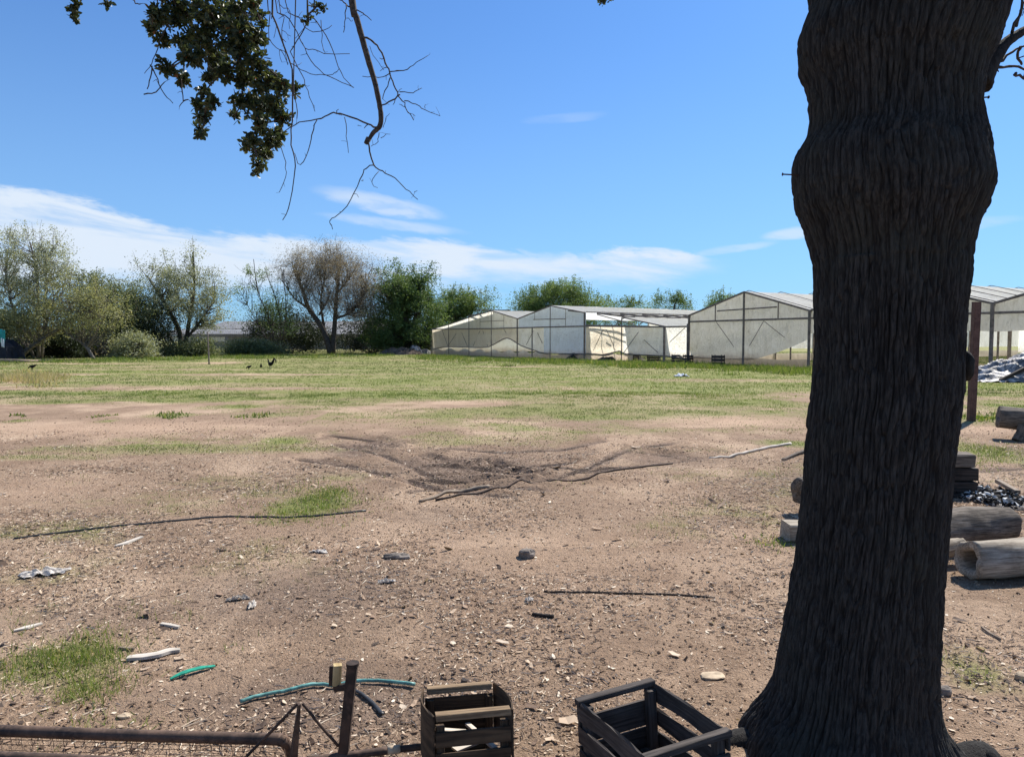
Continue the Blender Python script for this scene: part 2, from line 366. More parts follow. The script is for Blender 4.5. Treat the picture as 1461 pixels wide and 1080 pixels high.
def hgt(X, Y):
    X = np.asarray(X, float); Y = np.asarray(Y, float)
    near = np.exp(-(Y/26.)**2)
    z = .035*fbm(X*.22, Y*.22, 1.5, 3)*np.clip((np.abs(Y)-2)/6, .15, 1) + .016*fbm(X*1.4, Y*1.4, 4.0, 3)*near + .010*fbm(X*6, Y*6, 8.0, 4)*np.exp(-(Y/12.)**2)+.004*fbm(X*17, Y*17, 3.0, 2)*np.exp(-(Y/8.)**2)
    low = 0*z; hi_ = 0*z
    for pts, w_, dp in RUTS:
        d = seg_dist(X, Y, pts)+.05*noise3(X*2.5, Y*2.5, 7.7); low = np.maximum(low, dp*.65*np.exp(-(d/w_)**2)); hi_ = np.maximum(hi_, dp*.75*np.exp(-((d-2.0*w_)/(w_*.8))**2)*(.6+.8*noise3(X*3, Y*3, 2.2)))
    z = z-low+hi_*(1-np.clip(low/.04, 0, 1))
    rough = ell(X, Y, 680, 668, 190, 38)
    z = z+rough*.035*(np.abs(fbm(X*.9, Y*4.2, 6.1, 4))-.10)
    return z
def masks(X, Y):
    n = fbm(X*.26+.8*noise3(X*.1, Y*.1, 9.), Y*.30, 2.0, 5)*1.3; n2 = fbm(X*1.6, Y*1.6, 5.0, 4)
    e = lambda *a: ell(X, Y, *a)
    g = np.clip((Y-12.5+n*6)/9, 0, 1)*.90
    g = g-.18*np.clip(1-np.abs(Y-19-n*3)/2.5, 0, 1)
    # dry belts across the field
    g = g-.25*np.exp(-((Y-25-3*n-.08*X)/2.2)**2)*(X < 2)-.15*np.exp(-((Y-32-4*n)/3.)**2)*(n2 > -.2)
    g = g-.5*np.clip(fbm(X*.10, Y*.42, 14.0, 4)-.02, 0, .5)*2.0*(Y < 60)
    mid = .5*np.clip(1-np.abs(Y-15.5-2*n)/3.0, 0, 1)*(X > -4)+.30*e(800, 590, 420, 18)
    g = np.maximum(g, mid)
    for a, k in [((250, 640, 240, 9), .85), ((60, 652, 120, 6), .6), ((410, 628, 50, 10), .7), ((440, 722, 75, 22), .95), ((470, 705, 40, 12), .6), ((380, 745, 50, 8), .5), ((90, 945, 95, 42), 1.0), ((120, 975, 60, 30), .7), ((30, 955, 60, 30), .6),
                 ((60, 820, 110, 30), .35), ((100, 760, 160, 24), .5), ((320, 800, 200, 30), .28), ((60, 870, 90, 30), .45), ((240, 720, 240, 22), .3), ((160, 680, 160, 16), .25), ((245, 592, 50, 4), .9), ((150, 600, 20, 3), .8), ((25, 600, 20, 4), .9), ((340, 580, 60, 4), .8), ((960, 640, 200, 7), .3), ((1120, 632, 60, 7), .8),
                 ((1400, 642, 60, 22), .85), ((1430, 596, 80, 6), .9), ((1390, 960, 60, 40), .45), ((1115, 775, 20, 8), .6), ((150, 860, 120, 25), .25), ((640, 960, 120, 40), .18), ((500, 1000, 90, 40), .2), ((870, 612, 300, 12), .35), ((200, 560, 300, 14), .4)]:
        g = np.maximum(g, k*e(*a))
    p = np.maximum.reduce([.9*e(170, 610, 230, 12), .8*e(1060, 600, 130, 9), .8*e(1420, 612, 60, 8), .3*e(760, 575, 420, 6), .4*e(700, 780, 400, 70), .9*e(320, 517, 40, 2.2), .5*e(540, 600, 130, 12), .5*e(60, 700, 200, 30), .9*e(30, 545, 45, 4)])
    g = g*(1-.85*p*(n2 > -.25))
    mud = np.maximum.reduce([1.0*e(680, 668, 160, 26), .8*e(520, 640, 70, 18), .6*e(950, 655, 150, 18), .5*e(600, 735, 130, 22), .5*e(1200, 680, 260, 24), .65*e(430, 850, 330, 80), .8*e(470, 1000, 360, 90), .6*e(150, 880, 260, 60), .4*e(900, 900, 200, 60), .5*e(1430, 700, 70, 25), .3*e(160, 870, 200, 50)])
    for pts, w_, dp in RUTS: mud = np.maximum(mud, 1.0*np.exp(-(seg_dist(X, Y, pts)/(w_*1.0))**2))
    g = np.maximum(g, .42*np.clip(fbm(X*.45, Y*.6, 41.0, 4)*2.2, 0, 1)*(Y > 4.5)*(1-mud)*(1-p))
    return np.clip(g+.28*n2*(g > .05), 0, 1), np.clip(p, 0, 1), np.clip(mud+.15*n2, 0, 1)
def rut_dark(X, Y):  # darker soil along the ruts and in streaks around them
    m_ = 0*X
    for i_, (pts, w_, dp) in enumerate(RUTS): m_ = np.maximum(m_, np.clip(dp*13, 0, 1)*np.exp(-((seg_dist(X, Y, pts)+.04*noise3(X*3, Y*3, 2.0))/(w_*.5))**2))
    return np.clip(m_+.8*ell(X, Y, 700, 664, 170, 20)*np.clip(fbm(X*.8, Y*5, 3.0, 4)*3-.5, 0, 1), 0, 1)
def axis_coords():
    ys = list(np.arange(-14, 2.3, .6))+list(np.arange(2.3, 13.5, .026)); s = .028
    while ys[-1] < 900: ys.append(ys[-1]+s); s *= 1.028
    xp = list(np.arange(0, 4.6, .028)); s = .03
    while xp[-1] < 900: xp.append(xp[-1]+s); s *= 1.030
    xs = [-a for a in xp[::-1]]+xp[1:]
    return np.array(xs), np.array(ys)
xs, ys = axis_coords(); X, Y = np.meshgrid(xs, ys)
Z = hgt(X, Y); gm, pm, mm = masks(X, Y)
nx, ny = len(xs), len(ys); idx = np.arange(nx*ny).reshape(ny, nx)
F = np.stack([idx[:-1, :-1], idx[:-1, 1:], idx[1:, 1:], idx[1:, :-1]], -1).reshape(-1, 4)
M['ground'], t = newmat('soil_and_turf'); oc = t.n('ShaderNodeTexCoord').outputs['Object']
ga, pa, ma = [t.n('ShaderNodeAttribute', attribute_name=k).outputs['Fac'] for k in ('turf', 'bare', 'mud')]
nb = t.noise(oc, 1.3, 5, .65, .4); nf = t.noise(oc, 14, 6, .7, .3); ng = t.noise(oc, 5, 6, .7, .6); nvf = t.noise(oc, 70, 4, .7)
soil = t.mix(t.sm(nb, .35, .65), (.350, .234, .156), (.515, .362, .248))
soil = t.mix(t.sm(nf, .35, .7, 0, .65), soil, (.20, .132, .088))
nl_ = t.noise(oc, .42, 4, .6, .8); soil = t.mix(t.sm(nl_, .42, .62, 0, .5), soil, (.25, .172, .115)); soil = t.mix(t.sm(nl_, .36, .5, .6, 0), soil, (.58, .42, .29))
soil = t.mix(t.sm(nvf, .55, .75, 0, .6), soil, (.54, .42, .31))
bare = t.mix(t.sm(nf, .3, .7), (.48, .320, .215), (.58, .405, .280))
c = t.mix(t.m('MULTIPLY', pa, .85), soil, bare)
mudc = t.mix(t.sm(nf, .35, .65), (.135, .095, .072), (.30, .215, .16))
c = t.mix(t.m('MULTIPLY', t.sm(t.m('ADD', ma, t.m('MULTIPLY', t.m('SUBTRACT', ng, .5), .7)), .25, .8), .85), c, mudc)
wa_ = t.n('ShaderNodeAttribute', attribute_name='rut_dark').outputs['Fac']; c = t.mix(t.m('MULTIPLY', t.sm(t.m('ADD', wa_, t.m('MULTIPLY', t.m('SUBTRACT', ng, .5), .5)), .22, .5), .9), c, (.070, .050, .040))
turf = t.mix(t.sm(ng, .35, .65), (.15, .195, .045), (.26, .28, .085))
nbelt = t.noise(t.n('ShaderNodeMapping', {0: oc, 3: (.25, .8, 1)}).outputs[0], .5, 4, .6, .5); turf = t.mix(t.sm(nbelt, .42, .66, 0, .75), turf, (.36, .29, .16))
c = t.mix(t.m('MULTIPLY', t.sm(t.m('ADD', ga, t.m('MULTIPLY', t.m('SUBTRACT', ng, .5), .9)), .18, .75), .85), c, turf)
hb = t.m('ADD', t.m('MULTIPLY', nf, 1.1), t.m('MULTIPLY', nvf, 1.0))
out(t, bsdf(t, c, .95, bump(t, hb, .9, .035), .1))
g_ = fast_mesh('ground', np.stack([X, Y, Z], -1).reshape(-1, 3), F, None, M['ground'], None, True, {'turf': gm.ravel(), 'bare': pm.ravel(), 'mud': mm.ravel(), 'rut_dark': rut_dark(X, Y).ravel()})
tag(g_, kind='structure')
def gz(x, y): return float(hgt(np.array([x]), np.array([y]))[0])
def GP(px, py, up=0.0):
    p = G(px, py); p[2] = gz(p[0], p[1])+up; return p
# hills
hx = np.linspace(-900, 900, 120); hh = 9+9*fbm(hx*.006, 2.0, 1.0, 4)+5*np.exp(-((hx+250)/60)**2)
V = []
for j, (k, yy) in enumerate([(0, 700), (.75, 760), (1.0, 820), (0.9, 870)]):
    for i, x in enumerate(hx): V.append([x, yy+20*math.sin(i), k*hh[i]-1])
n_ = len(hx); F = [[j*n_+i, j*n_+i+1, (j+1)*n_+i+1, (j+1)*n_+i] for j in range(3) for i in range(n_-1)]
tag(fast_mesh('hills', V, F, None, M['hill'], None, True), kind='structure')
# ------------------------------------------------------------------ grass blades
blade = [(-.5, 0, 0), (.5, 0, 0), (.0, .35, 1.0)]; blade_f = [(0, 1, 2)]
def field_points(n, d0, d1, power=1.0, half=.80):
    u = RNG.random(n); d = (d0**power+u*(d1**power-d0**power))**(1/power)
    x = RNG.uniform(-half, half, n)*d; return x, d
def grass_layer(n, d0, d1, hmin, hmax, wd, power):
    x, y = field_points(n, d0, d1, power); g, p, m_ = masks(x, y)
    tuft = fbm(x*2.3, y*2.3, 9.0, 3)
    keep = RNG.random(n) < np.clip((g-.12)*1.3, 0, 1)**1.3*np.clip(.75+tuft*1.3, .05, 1)
    x, y, g, tuft = x[keep], y[keep], g[keep], tuft[keep]; k = len(x)
    h = RNG.uniform(hmin, hmax, k)*(.6+.5*g+.5*np.clip(tuft, 0, 1)); w_ = wd*(y/6.)**.6*RNG.uniform(.7, 1.3, k)
    dry = np.clip(.13+.24*RNG.normal(size=k)+.55*fbm(x*.12, y*.40, 31.0, 3)+.35*(1-g)-.08*(y > 33), 0, 1)
    return np.stack([x, y, hgt(x, y)-.004], 1), np.stack([w_, h, h], 1), dry
parts_ = [grass_layer(90000, 2.6, 9, .022, .065, .0045, 1.4), grass_layer(260000, 9, 22, .015, .04, .006, 1.4), grass_layer(480000, 20, 95, .02, .058, .008, .8)]
pos = np.concatenate([a[0] for a in parts_]); sc = np.concatenate([a[1] for a in parts_]); ti = np.concatenate([a[2] for a in parts_])
tag(scatter('grass', blade, blade_f, pos, rand_rot(len(pos), .35), sc, ti, M['grass']), kind='stuff')
# lush fringe along the far side and the clumps in the foreground
def tufts(name, spots, n, hh, sp, tint0, wd):
    pp = []; ss = []; tt = []
    for (x, y, s_) in spots:
        k = int(n*s_); a = RNG.normal(0, sp*s_, (k, 2))+np.array([x, y]); pp.append(np.c_[a, hgt(a[:, 0], a[:, 1])-.005])
        h = RNG.uniform(.3, 1.15, k)*hh*s_; ss.append(np.stack([np.full(k, wd), h, h], 1)); tt.append(np.clip(RNG.normal(tint0, .18, k)+.45*(RNG.random(k) < .18), 0, 1))
    pp, ss, tt = map(np.concatenate, (pp, ss, tt))
    return tag(scatter(name, blade, blade_f, pp, rand_rot(len(pp), .75), ss, tt, M['grass']), kind='stuff')
sp = [G(RNG.normal(110, 34), RNG.normal(938, 15)) for _ in range(55)]+[G(RNG.normal(50, 40), RNG.normal(952, 12)) for _ in range(30)]+[G(RNG.normal(118, 16), RNG.normal(985, 14)) for _ in range(22)]+[G(RNG.normal(110, 80), RNG.normal(950, 45)) for _ in range(30)]
tufts('foreground_grass', [(a[0], a[1], RNG.uniform(.6, 1.3)) for a in sp], 20, .070, .050, .46, .0045)
sp = [(G(RNG.normal(440, 38), RNG.normal(722, 12))) for _ in range(70)]+[G(RNG.normal(470, 20), RNG.normal(705, 6)) for _ in range(25)]+[G(RNG.normal(1116, 10), RNG.normal(774, 4)) for _ in range(10)]+[G(RNG.normal(1400, 30), RNG.normal(648, 9)) for _ in range(60)]
tufts('patch_grass', [(a[0], a[1], RNG.uniform(.6, 1.2)) for a in sp], 26, .06, .10, .42, .008)
sp = []
for _ in range(420):
    q = RNG.random(); x_ = RNG.uniform(600, 1180); yb = np.interp(x_, [600, 745, 983, 1180], [507, 513, 520, 529]); sp.append(G(x_, yb+abs(RNG.normal(0, 3.5))))
for _ in range(260):
    x_ = RNG.uniform(-60, 620); yb = np.interp(x_, [0, 300, 620], [518, 511, 505]); sp.append(G(x_, yb+RNG.normal(0, 1.6)))
for _ in range(60): sp.append(G(RNG.uniform(1380, 1500), 596+RNG.normal(0, 3)))
for cx, n_, sd_ in ((245, 10, 12), (150, 4, 9), (25, 5, 6), (350, 6, 22)): sp += [G(cx+RNG.normal(0, sd_), 593+RNG.normal(0, 3)) for _ in range(n_)]
tufts('weeds', [(a[0], a[1], RNG.uniform(.6, 1.5)*(1.0 if a[1] > 25 else .3)) for a in sp], 44, .26, .28, .24, .035)
sp = [G(RNG.uniform(-30, 85), RNG.normal(540, 5)) for _ in range(70)]
tufts('dry_grass', [(a[0], a[1], RNG.uniform(.7, 1.4)) for a in sp], 60, .20, .25, .98, .03)
# ------------------------------------------------------------------ litter and clods
flake = [(-.5, -.25, .02), (0, -.38, 0), (.5, -.12, .08), (.42, .28, .14), (-.05, .36, .03), (-.45, .2, .10)]; flake_f = [(0, 1, 4, 5), (1, 2, 3, 4)]
n = 130000; x, y = field_points(n, 2.3, 13, 1.25, .85); dn = fbm(x*1.1, y*1.1, 12.0, 4)+.5*fbm(x*3.5, y*3.5, 15.0, 2)
keep = RNG.random(n) < np.clip(.62+dn*1.5-.15*(x > .3)-.04*np.maximum(0, y-5), .07, 1); x, y = x[keep], y[keep]; k = len(x)
s_ = np.exp(RNG.normal(-4.72, .50, k))*(1+.03*y)
scatter_o = scatter('leaf_litter', flake, flake_f, np.stack([x, y, hgt(x, y)+s_*.18], 1), rand_rot(k, .32), np.stack([s_*1.3, s_*RNG.uniform(.5, 1.1, k), s_*RNG.uniform(.5, 1.6, k)], 1), np.clip(RNG.beta(1.7, 1.7, k), 0, 1), M['litter'], jit=.3); tag(scatter_o, kind='stuff')
n = 200000; x, y = field_points(n, 2.3, 11, 1.3, .85); dn = fbm(x*1.6, y*1.6, 32.0, 4)
keep = RNG.random(n) < np.clip(.65+dn*1.4, .15, 1); x, y = x[keep], y[keep]; k = len(x)
s_ = np.exp(RNG.normal(-5.25, .40, k))*(1+.05*y)
tag(scatter('fine_litter', [(-.5, -.3, .0), (.5, -.2, .12), (.35, .35, .2), (-.3, .3, .05)], [(0, 1, 2, 3)], np.stack([x, y, hgt(x, y)+s_*.15], 1), rand_rot(k, .45), np.stack([s_*1.5, s_*.7, s_], 1), np.clip(RNG.beta(1.0, 1.4, k), 0, 1), M['litter'], jit=.3), kind='stuff')
ico = []; 
for zz, rr, m_ in ((-.6, .55, 5), (.05, 1, 5), (.62, .6, 5)):
    for i in range(m_): a = 2*math.pi*(i+.5*(zz > 0))/m_; ico.append((rr*math.cos(a), rr*math.sin(a), zz))
ico.append((0, 0, 1)); ico_f = [(i, (i+1) % 5, 5+(i+1) % 5, 5+i) for i in range(5)]+[(5+i, 5+(i+1) % 5, 10+(i+1) % 5, 10+i) for i in range(5)]+[(10+i, 10+(i+1) % 5, 15) for i in range(5)]
n = 26000; x, y = field_points(n, 2.3, 15, 1.2, .85); dn = fbm(x*.7, y*.7, 22.0, 4)
keep = RNG.random(n) < np.clip(.5+dn, .06, 1); x, y = x[keep], y[keep]; k = len(x)
s_ = np.exp(np.clip(RNG.normal(-5.5, .42, k), -7, -4.7))*(1+.04*y)
tag(scatter('soil_clods', ico, ico_f, np.stack([x, y, hgt(x, y)+s_*.3], 1), rand_rot(k, .6), np.stack([s_*RNG.uniform(.8, 1.6, k), s_, s_*.7], 1), RNG.beta(1.1, 2.4, k), M['clod'], jit=.3), kind='stuff')  # clod tints lean dark, painting in the shadow among clumps
# rough broken earth in the ruts
k = 1500; a = np.array([G(RNG.normal(690, 110), min(RNG.normal(668, 15), 730))[:2] for _ in range(k)]); s_ = np.exp(np.clip(RNG.normal(-5.1, .4, k), -7, -4.4))
tag(scatter('mud_clods', ico, ico_f, np.c_[a, hgt(a[:, 0], a[:, 1])+s_*.2], rand_rot(k, .6), np.stack([s_*1.7, s_, s_*.6], 1), RNG.beta(1.3, 2.2, k), M['clod'], jit=.3), kind='stuff')
k = 42000; x, y = field_points(k, 2.3, 11, 1.2, .85); kk = RNG.random(k) < np.clip(.45+2.2*fbm(x*1.1, y*1.1, 12.0, 4)-.05*(y-4), .02, 1); x, y = x[kk], y[kk]; k = len(x)
stick = [(0, -.04, 0), (0, .04, 0), (0, 0, .07), (.5, .02, .01), (.5, .1, .01), (.5, .06, .08), (1, .0, .0), (1, .05, 0), (1, .03, .04)]
stick_f = [(0, 3, 4, 1), (1, 4, 5, 2), (2, 5, 3, 0), (3, 6, 7, 4), (4, 7, 8, 5), (5, 8, 6, 3)]
L = np.exp(RNG.normal(-3.55, .55, k))
tag(scatter('twig_litter', stick, stick_f, np.stack([x, y, hgt(x, y)+.004], 1), rand_rot(k, .12), np.stack([L, np.full(k, .042)*RNG.uniform(.6, 1.6, k), np.full(k, .05)], 1), RNG.beta(1.6, .9, k), M['litter'], jit=.15), kind='stuff')
# ------------------------------------------------------------------ single things lying on the ground
def ground_tube(name, pxs, r, mat, label, cat, up=.0, sides=7, wob=.08, r2=None, flat=1, group=None, lift=None):
    pp_ = np.array(pxs, float); u_ = np.linspace(0, len(pxs)-1, len(pxs)*7); dn_, _ = smooth_path(pp_, np.ones(len(pp_)), 7); pxs = [tuple(q) for q in dn_]
    pts = [GP(x, y, r*.6+up) for x, y in pxs]; n = len(pts)
    rad = [r+(0 if r2 is None else (r2-r)*i/(n-1)) for i in range(n)]
    mb = MB().tube(pts, rad, sides, 0, wob, flat); o = mb.build(name, mat, None, True, np.array([pts[0][0], pts[0][1], pts[0][2]-r*.6]))
    tag(o, label, cat, group); return o
ground_tube('irrigation_pipe', [(20, 771), (110, 759), (180, 752), (250, 745), (320, 739), (400, 738), (470, 735), (522, 730)], .014, M['black'], 'thin black irrigation pipe crossing the bare earth past the small green grass patch', 'pipe', -.006)
ground_tube('irrigation_pipe', [(622, 716), (700, 700), (760, 688), (830, 679), (905, 668), (960, 661)], .011, M['rustdark'], 'dark thin pipe end lying across the muddy wheel ruts', 'pipe', .006)
ground_tube('fallen_branch', [(598, 719), (640, 706), (662, 700), (698, 697)], .012, M['stick'], 'short curved pale branch beside the muddy wheel ruts', 'branch', .01, 7, .2, .024)
ground_tube('fallen_branch', [(1012, 655), (1060, 647), (1100, 639), (1128, 634)], .016, M['palewood'], 'long straight bleached branch lying on grass behind the big trunk', 'branch', .01, 7, .15, .022)
ground_tube('fallen_branch', [(1116, 657), (1140, 648), (1172, 640)], .012, M['logdark'], 'dark stick pointing out from behind the big trunk', 'branch', .02, 7, .15, .035)
ground_tube('fallen_branch', [(776, 847), (830, 848), (880, 850), (950, 850), (1010, 852)], .006, M['charwood'], 'long thin dark stick lying on open earth left of the trunk', 'branch', .002, 6, .2)
ground_tube('fallen_branch', [(760, 877), (775, 880), (790, 882)], .011, M['charwood'], 'stubby black stick on open earth below the long thin stick', 'branch', .002, 6, .2)
ground_tube('garden_hose', [(343, 1003), (375, 994), (425, 985), (455, 979), (475, 979), (505, 975), (545, 975), (592, 979)], .0085, M['hose'], 'faded teal garden hose lying behind the rusty metal frame', 'hose', .01, 8, 0.03)
ground_tube('rubber_strip', [(496, 984), (515, 991), (532, 1003), (546, 1019)], .010, M['black'], 'short black rubber strip curling beside the rusty upright', 'rubber strip', .004, 7, .05, flat=.5)
def slab(name, pxs, w_, th, mat, label, cat, up=0.01, bend=0, group=None):
    """flat lath following a line on the ground, rounded ends, thickness th"""
    pts = np.array([GP(x, y, up+bend*math.sin(math.pi*i/(len(pxs)-1))) for i, (x, y) in enumerate(pxs)]); n = len(pts)
    ww = [w_*(.55 if i in (0, n-1) else 1)*random.uniform(.7, 1.2) for i in range(n)]
    pts, ww = smooth_path(pts, np.array(ww), 6); T = np.gradient(pts, axis=0); T /= np.linalg.norm(T, axis=1)[:, None]
    V = []; L = []; ln = 0
    for i in range(len(pts)):
        s_ = np.cross([0, 0, 1], T[i]); s_ /= np.linalg.norm(s_)
        if i: ln += np.linalg.norm(pts[i]-pts[i-1])
        for a, b in ((-1, 0), (-.9, 1), (.9, 1.0), (1, 0)): V.append(pts[i]+s_*a*ww[i]/2+np.array([0, 0, b*th+.15*th*(a > 0)])); L.append([ln, a*ww[i], b*th])
    m = len(pts); F = [[i*4+k, (i+1)*4+k, (i+1)*4+(k+1) % 4, i*4+(k+1) % 4] for i in range(m-1) for k in range(4)]+[[0, 1, 2, 3], [4*m-1, 4*m-2, 4*m-3, 4*m-4]]
    mb = MB().add(V, F, L); o = mb.build(name, mat, None, False, pts[0]-np.array([0, 0, up])); return tag(o, label, cat, group)
slab('wood_slab', [(181, 944), (192, 943), (205, 942), (225, 939), (242, 933), (257, 931)], .05, .014, M['palewood'], 'bleached club-shaped wood slab beside the green plastic scrap', 'wood slab', .004, .004)
slab('plastic_scrap', [(243, 971), (262, 964), (285, 956), (307, 950)], .026, .006, M['greenplastic'], 'curled strip of bright green plastic on the litter', 'plastic scrap', .006, .012)
slab('wood_lath', [(165, 783), (180, 779), (203, 771)], .045, .010, M['palewood'], 'short pale lath just below the black irrigation pipe', 'wood lath', .004, 0)
slab('wood_lath', [(20, 901), (38, 896), (60, 889)], .035, .008, M['palewood'], 'short white splintered lath above the foreground grass clump', 'wood lath', .004, 0)
slab('wood_lath', [(230, 896), (243, 897), (256, 899)], .028, .012, M['palewood'], 'small pale wood chip right of the foreground grass clump', 'wood lath', .003, 0)
slab('wood_lath', [(170, 928), (182, 929), (192, 930)], .018, .012, M['stick'], 'small grey wood chip touching the edge of the foreground grass clump', 'wood lath', .003, 0)
slab('wood_lath', [(1400, 898), (1412, 908), (1428, 918)], .010, .012, M['stick'], 'thin brown stick right of the big trunk below the hollow log', 'stick', .003, 0)
def rag(px, py, lx, ly, mat, label, rz=0.0, h=.03, cut=.25):
    p = GP(px, py); N_ = 26; V = []; uu, vv = np.meshgrid(np.linspace(-1, 1, N_), np.linspace(-1, 1, N_)); sd = px*.37
    bx_ = uu*(1+cut*noise3(vv*2+sd, 0*uu, 1.0))*lx/2; by_ = vv*(1+1.2*cut*noise3(uu*3+sd, 0*uu, 5.0))*ly/2
    x_ = p[0]+bx_*math.cos(rz)-by_*math.sin(rz); y_ = p[1]+bx_*math.sin(rz)+by_*math.cos(rz)
    z_ = hgt(x_, y_)+.006+h*np.abs(fbm(uu*2.1+sd, vv*1.8, 2.0, 3))*2*(1-.5*uu*uu)
    idx = np.arange(N_*N_).reshape(N_, N_); F = np.stack([idx[:-1, :-1], idx[:-1, 1:], idx[1:, 1:], idx[1:, :-1]], -1).reshape(-1, 4)
    o = fast_mesh('plastic_rag', np.stack([x_, y_, z_], -1).reshape(-1, 3), F, None, mat, None, False); relocate(o, p); sol = o.modifiers.new('t', 'SOLIDIFY'); sol.thickness = .002
    return tag(o, label, 'plastic rag')
rag(64, 821, .26, .09, M['whiteplastic'], 'crumpled long whitish plastic rag on thin grass', .55, .03)
rag(552, 831, .11, .05, M['whiteplastic'], 'small white scrap between the flat grey stone and the thin dark stick', .2, .02)
rag(455, 788, .12, .06, M['whiteplastic'], 'tiny white scrap below the green grass patch', 0, .015)
rag(972, 537, .55, .5, M['white'], 'white scrap lying on grass in front of the greenhouses', 0, .10)
rag(755, 858, .05, .04, M['whiteplastic'], 'tiny white scrap touching the long thin dark stick', 0, .012)
rag(340, 858, .14, .03, M['palewood'], 'curl of pale bark on open earth right of the whitish rag', .3, .02)
rag(360, 868, .04, .10, M['whiteplastic'], 'narrow upright pale scrap on dark litter', .3, .02)
def rock(name, px, py, sx_, sy_, sz_, mat, label, seed=0, cat='stone'):
    p = GP(px, py); n1_, n2_ = 14, 9; V = []
    for j in range(n2_+1):
        ph = math.pi*j/n2_-math.pi/2
        for i in range(n1_):
            a = 2*math.pi*i/n1_; v = np.array([math.cos(a)*math.cos(ph), math.sin(a)*math.cos(ph), math.sin(ph)])
            v = np.sign(v)*np.abs(v)**.8; k = 1+.28*float(noise3(v[0]*1.7+seed, v[1]*1.7, v[2]*1.7)); V.append(v*k*np.array([sx_, sy_, sz_])+np.array([p[0], p[1], p[2]+sz_*.6]))
    F = [[j*n1_+i, j*n1_+(i+1) % n1_, (j+1)*n1_+(i+1) % n1_, (j+1)*n1_+i] for j in range(n2_) for i in range(n1_)]
    return tag(MB().add(V, F).build(name, mat, None, False, p), label, cat)
rock('stone', 752, 797, .062, .05, .035, M['stone'], 'dark grey angular stone alone on open earth', 1)
rock('stone', 566, 797, .10, .04, .022, M['stone'], 'flat grey stone between the dark angular stone and the white scrap', 5)
rock('stone', 1016, 966, .055, .04, .008, M['palestone'], 'flat pale stone on open earth left of the trunk base', 9)
rock('stone', 178, 1024, .028, .02, .010, M['palestone'], 'small flat tan stone just behind the rusty rail', 13)
rock('stone', 1457, 972, .025, .025, .02, M['palestone'], 'small white stone on dirt right of the trunk base', 17)
rock('stone', 1348, 990, .03, .025, .022, M['stone'], 'dark lump of earth against the right foot of the trunk', 21)
rock('stone', 1006, 1030, .022, .02, .014, M['stone'], 'small dark stone beside the exposed tree root', 25)
# ------------------------------------------------------------------ the big oak: trunk
YT = 2.79
prof = [(-6, 1157, 1449), (43, 1139.5, 1441), (83, 1141, 1424), (100, 1148, 1413), (120, 1153, 1408), (147, 1156, 1401), (167, 1157, 1400), (187, 1154, 1401), (210, 1137, 1407), (230, 1132, 1412), (250, 1131, 1417), (266, 1132, 1421.5), (293, 1136, 1414), (320, 1147, 1401), (353, 1159, 1391), (380, 1163, 1387), (450, 1163, 1380), (500, 1164, 1377), (560, 1160, 1374), (600, 1154, 1368), (640, 1151, 1364), (703, 1146.5, 1357), (790, 1137, 1350), (875, 1124, 1343), (922, 1116, 1340), (955, 1110, 1339), (988, 1104, 1341), (1016, 1092, 1348), (1040, 1077, 1358), (1060, 1066, 1373), (1080, 1057, 1392), (1092, 1052, 1402)]
zz = []; cc = []; rr = []
for y_, l_, r_ in prof:
    a, b = ray(l_, y_), ray(r_, y_); pa_, pb_ = math.atan2(a[0], a[1]), math.atan2(b[0], b[1]); ph = (pa_+pb_)/2; de = (pb_-pa_)/2
    D = YT/math.cos(ph); r0 = D*math.sin(de); tdist = D*math.cos(de)
    zz.append(CAMH+(a[2]/math.hypot(a[0], a[1])+b[2]/math.hypot(b[0], b[1]))/2*tdist); cc.append(math.tan(ph)*YT); rr.append(r0)
order = np.argsort(zz); zz = np.array(zz)[order]; cc = np.array(cc)[order]; rr = np.array(rr)[order]
zz = np.concatenate([[zz[0]-.12], zz, [3.5, 4.0, 4.6]]); cc = np.concatenate([[cc[0]], cc, [cc[-1]+.02, cc[-1]+.05, cc[-1]+.08]]); rr = np.concatenate([[rr[0]*1.12], rr, [.45, .42, .33]])
NA, NZ = 700, 760
zl = np.linspace(zz[0], 4.6, NZ); 
def sm_interp(x, a, b):
    v = np.interp(x, a, b); return v
cx = sm_interp(zl, zz, cc); rl = sm_interp(zl, zz, rr)
kern = np.ones(5)/5
cx = np.convolve(np.pad(cx, 2, 'edge'), kern, 'valid'); rl = np.convolve(np.pad(rl, 2, 'edge'), kern, 'valid')
th = np.linspace(0, 2*np.pi, NA, endpoint=False); TH, ZL = np.meshgrid(th, zl)
CX = cx[:, None]+0*TH; RL = rl[:, None]+0*TH
ux, uy = np.cos(TH), np.sin(TH)
x3, y3 = ux*.33, uy*.33
wz = ZL+.05*noise3(x3*4, y3*4, ZL*2.0)
twist = .05*fbm(x3*3, y3*3, ZL*.9, 3)      # furrows wander sideways
ct, st = np.cos(twist), np.sin(twist); xr, yr = x3*ct-y3*st, x3*st+y3*ct
na_ = noise3(xr*31, yr*31, wz*2.2)*.85+.15*noise3(xr*60, yr*60, wz*14); nb_ = noise3(xr*85+5, yr*85, wz*9+3)
rid = 1-2*np.exp(-(na_/.22)**2)*(.7+.3*noise3(x3*9, y3*9, ZL*6)); rid2 = 1-2*np.exp(-(nb_/.25)**2)
fine = fbm(xr*70, yr*70, ZL*22, 3)
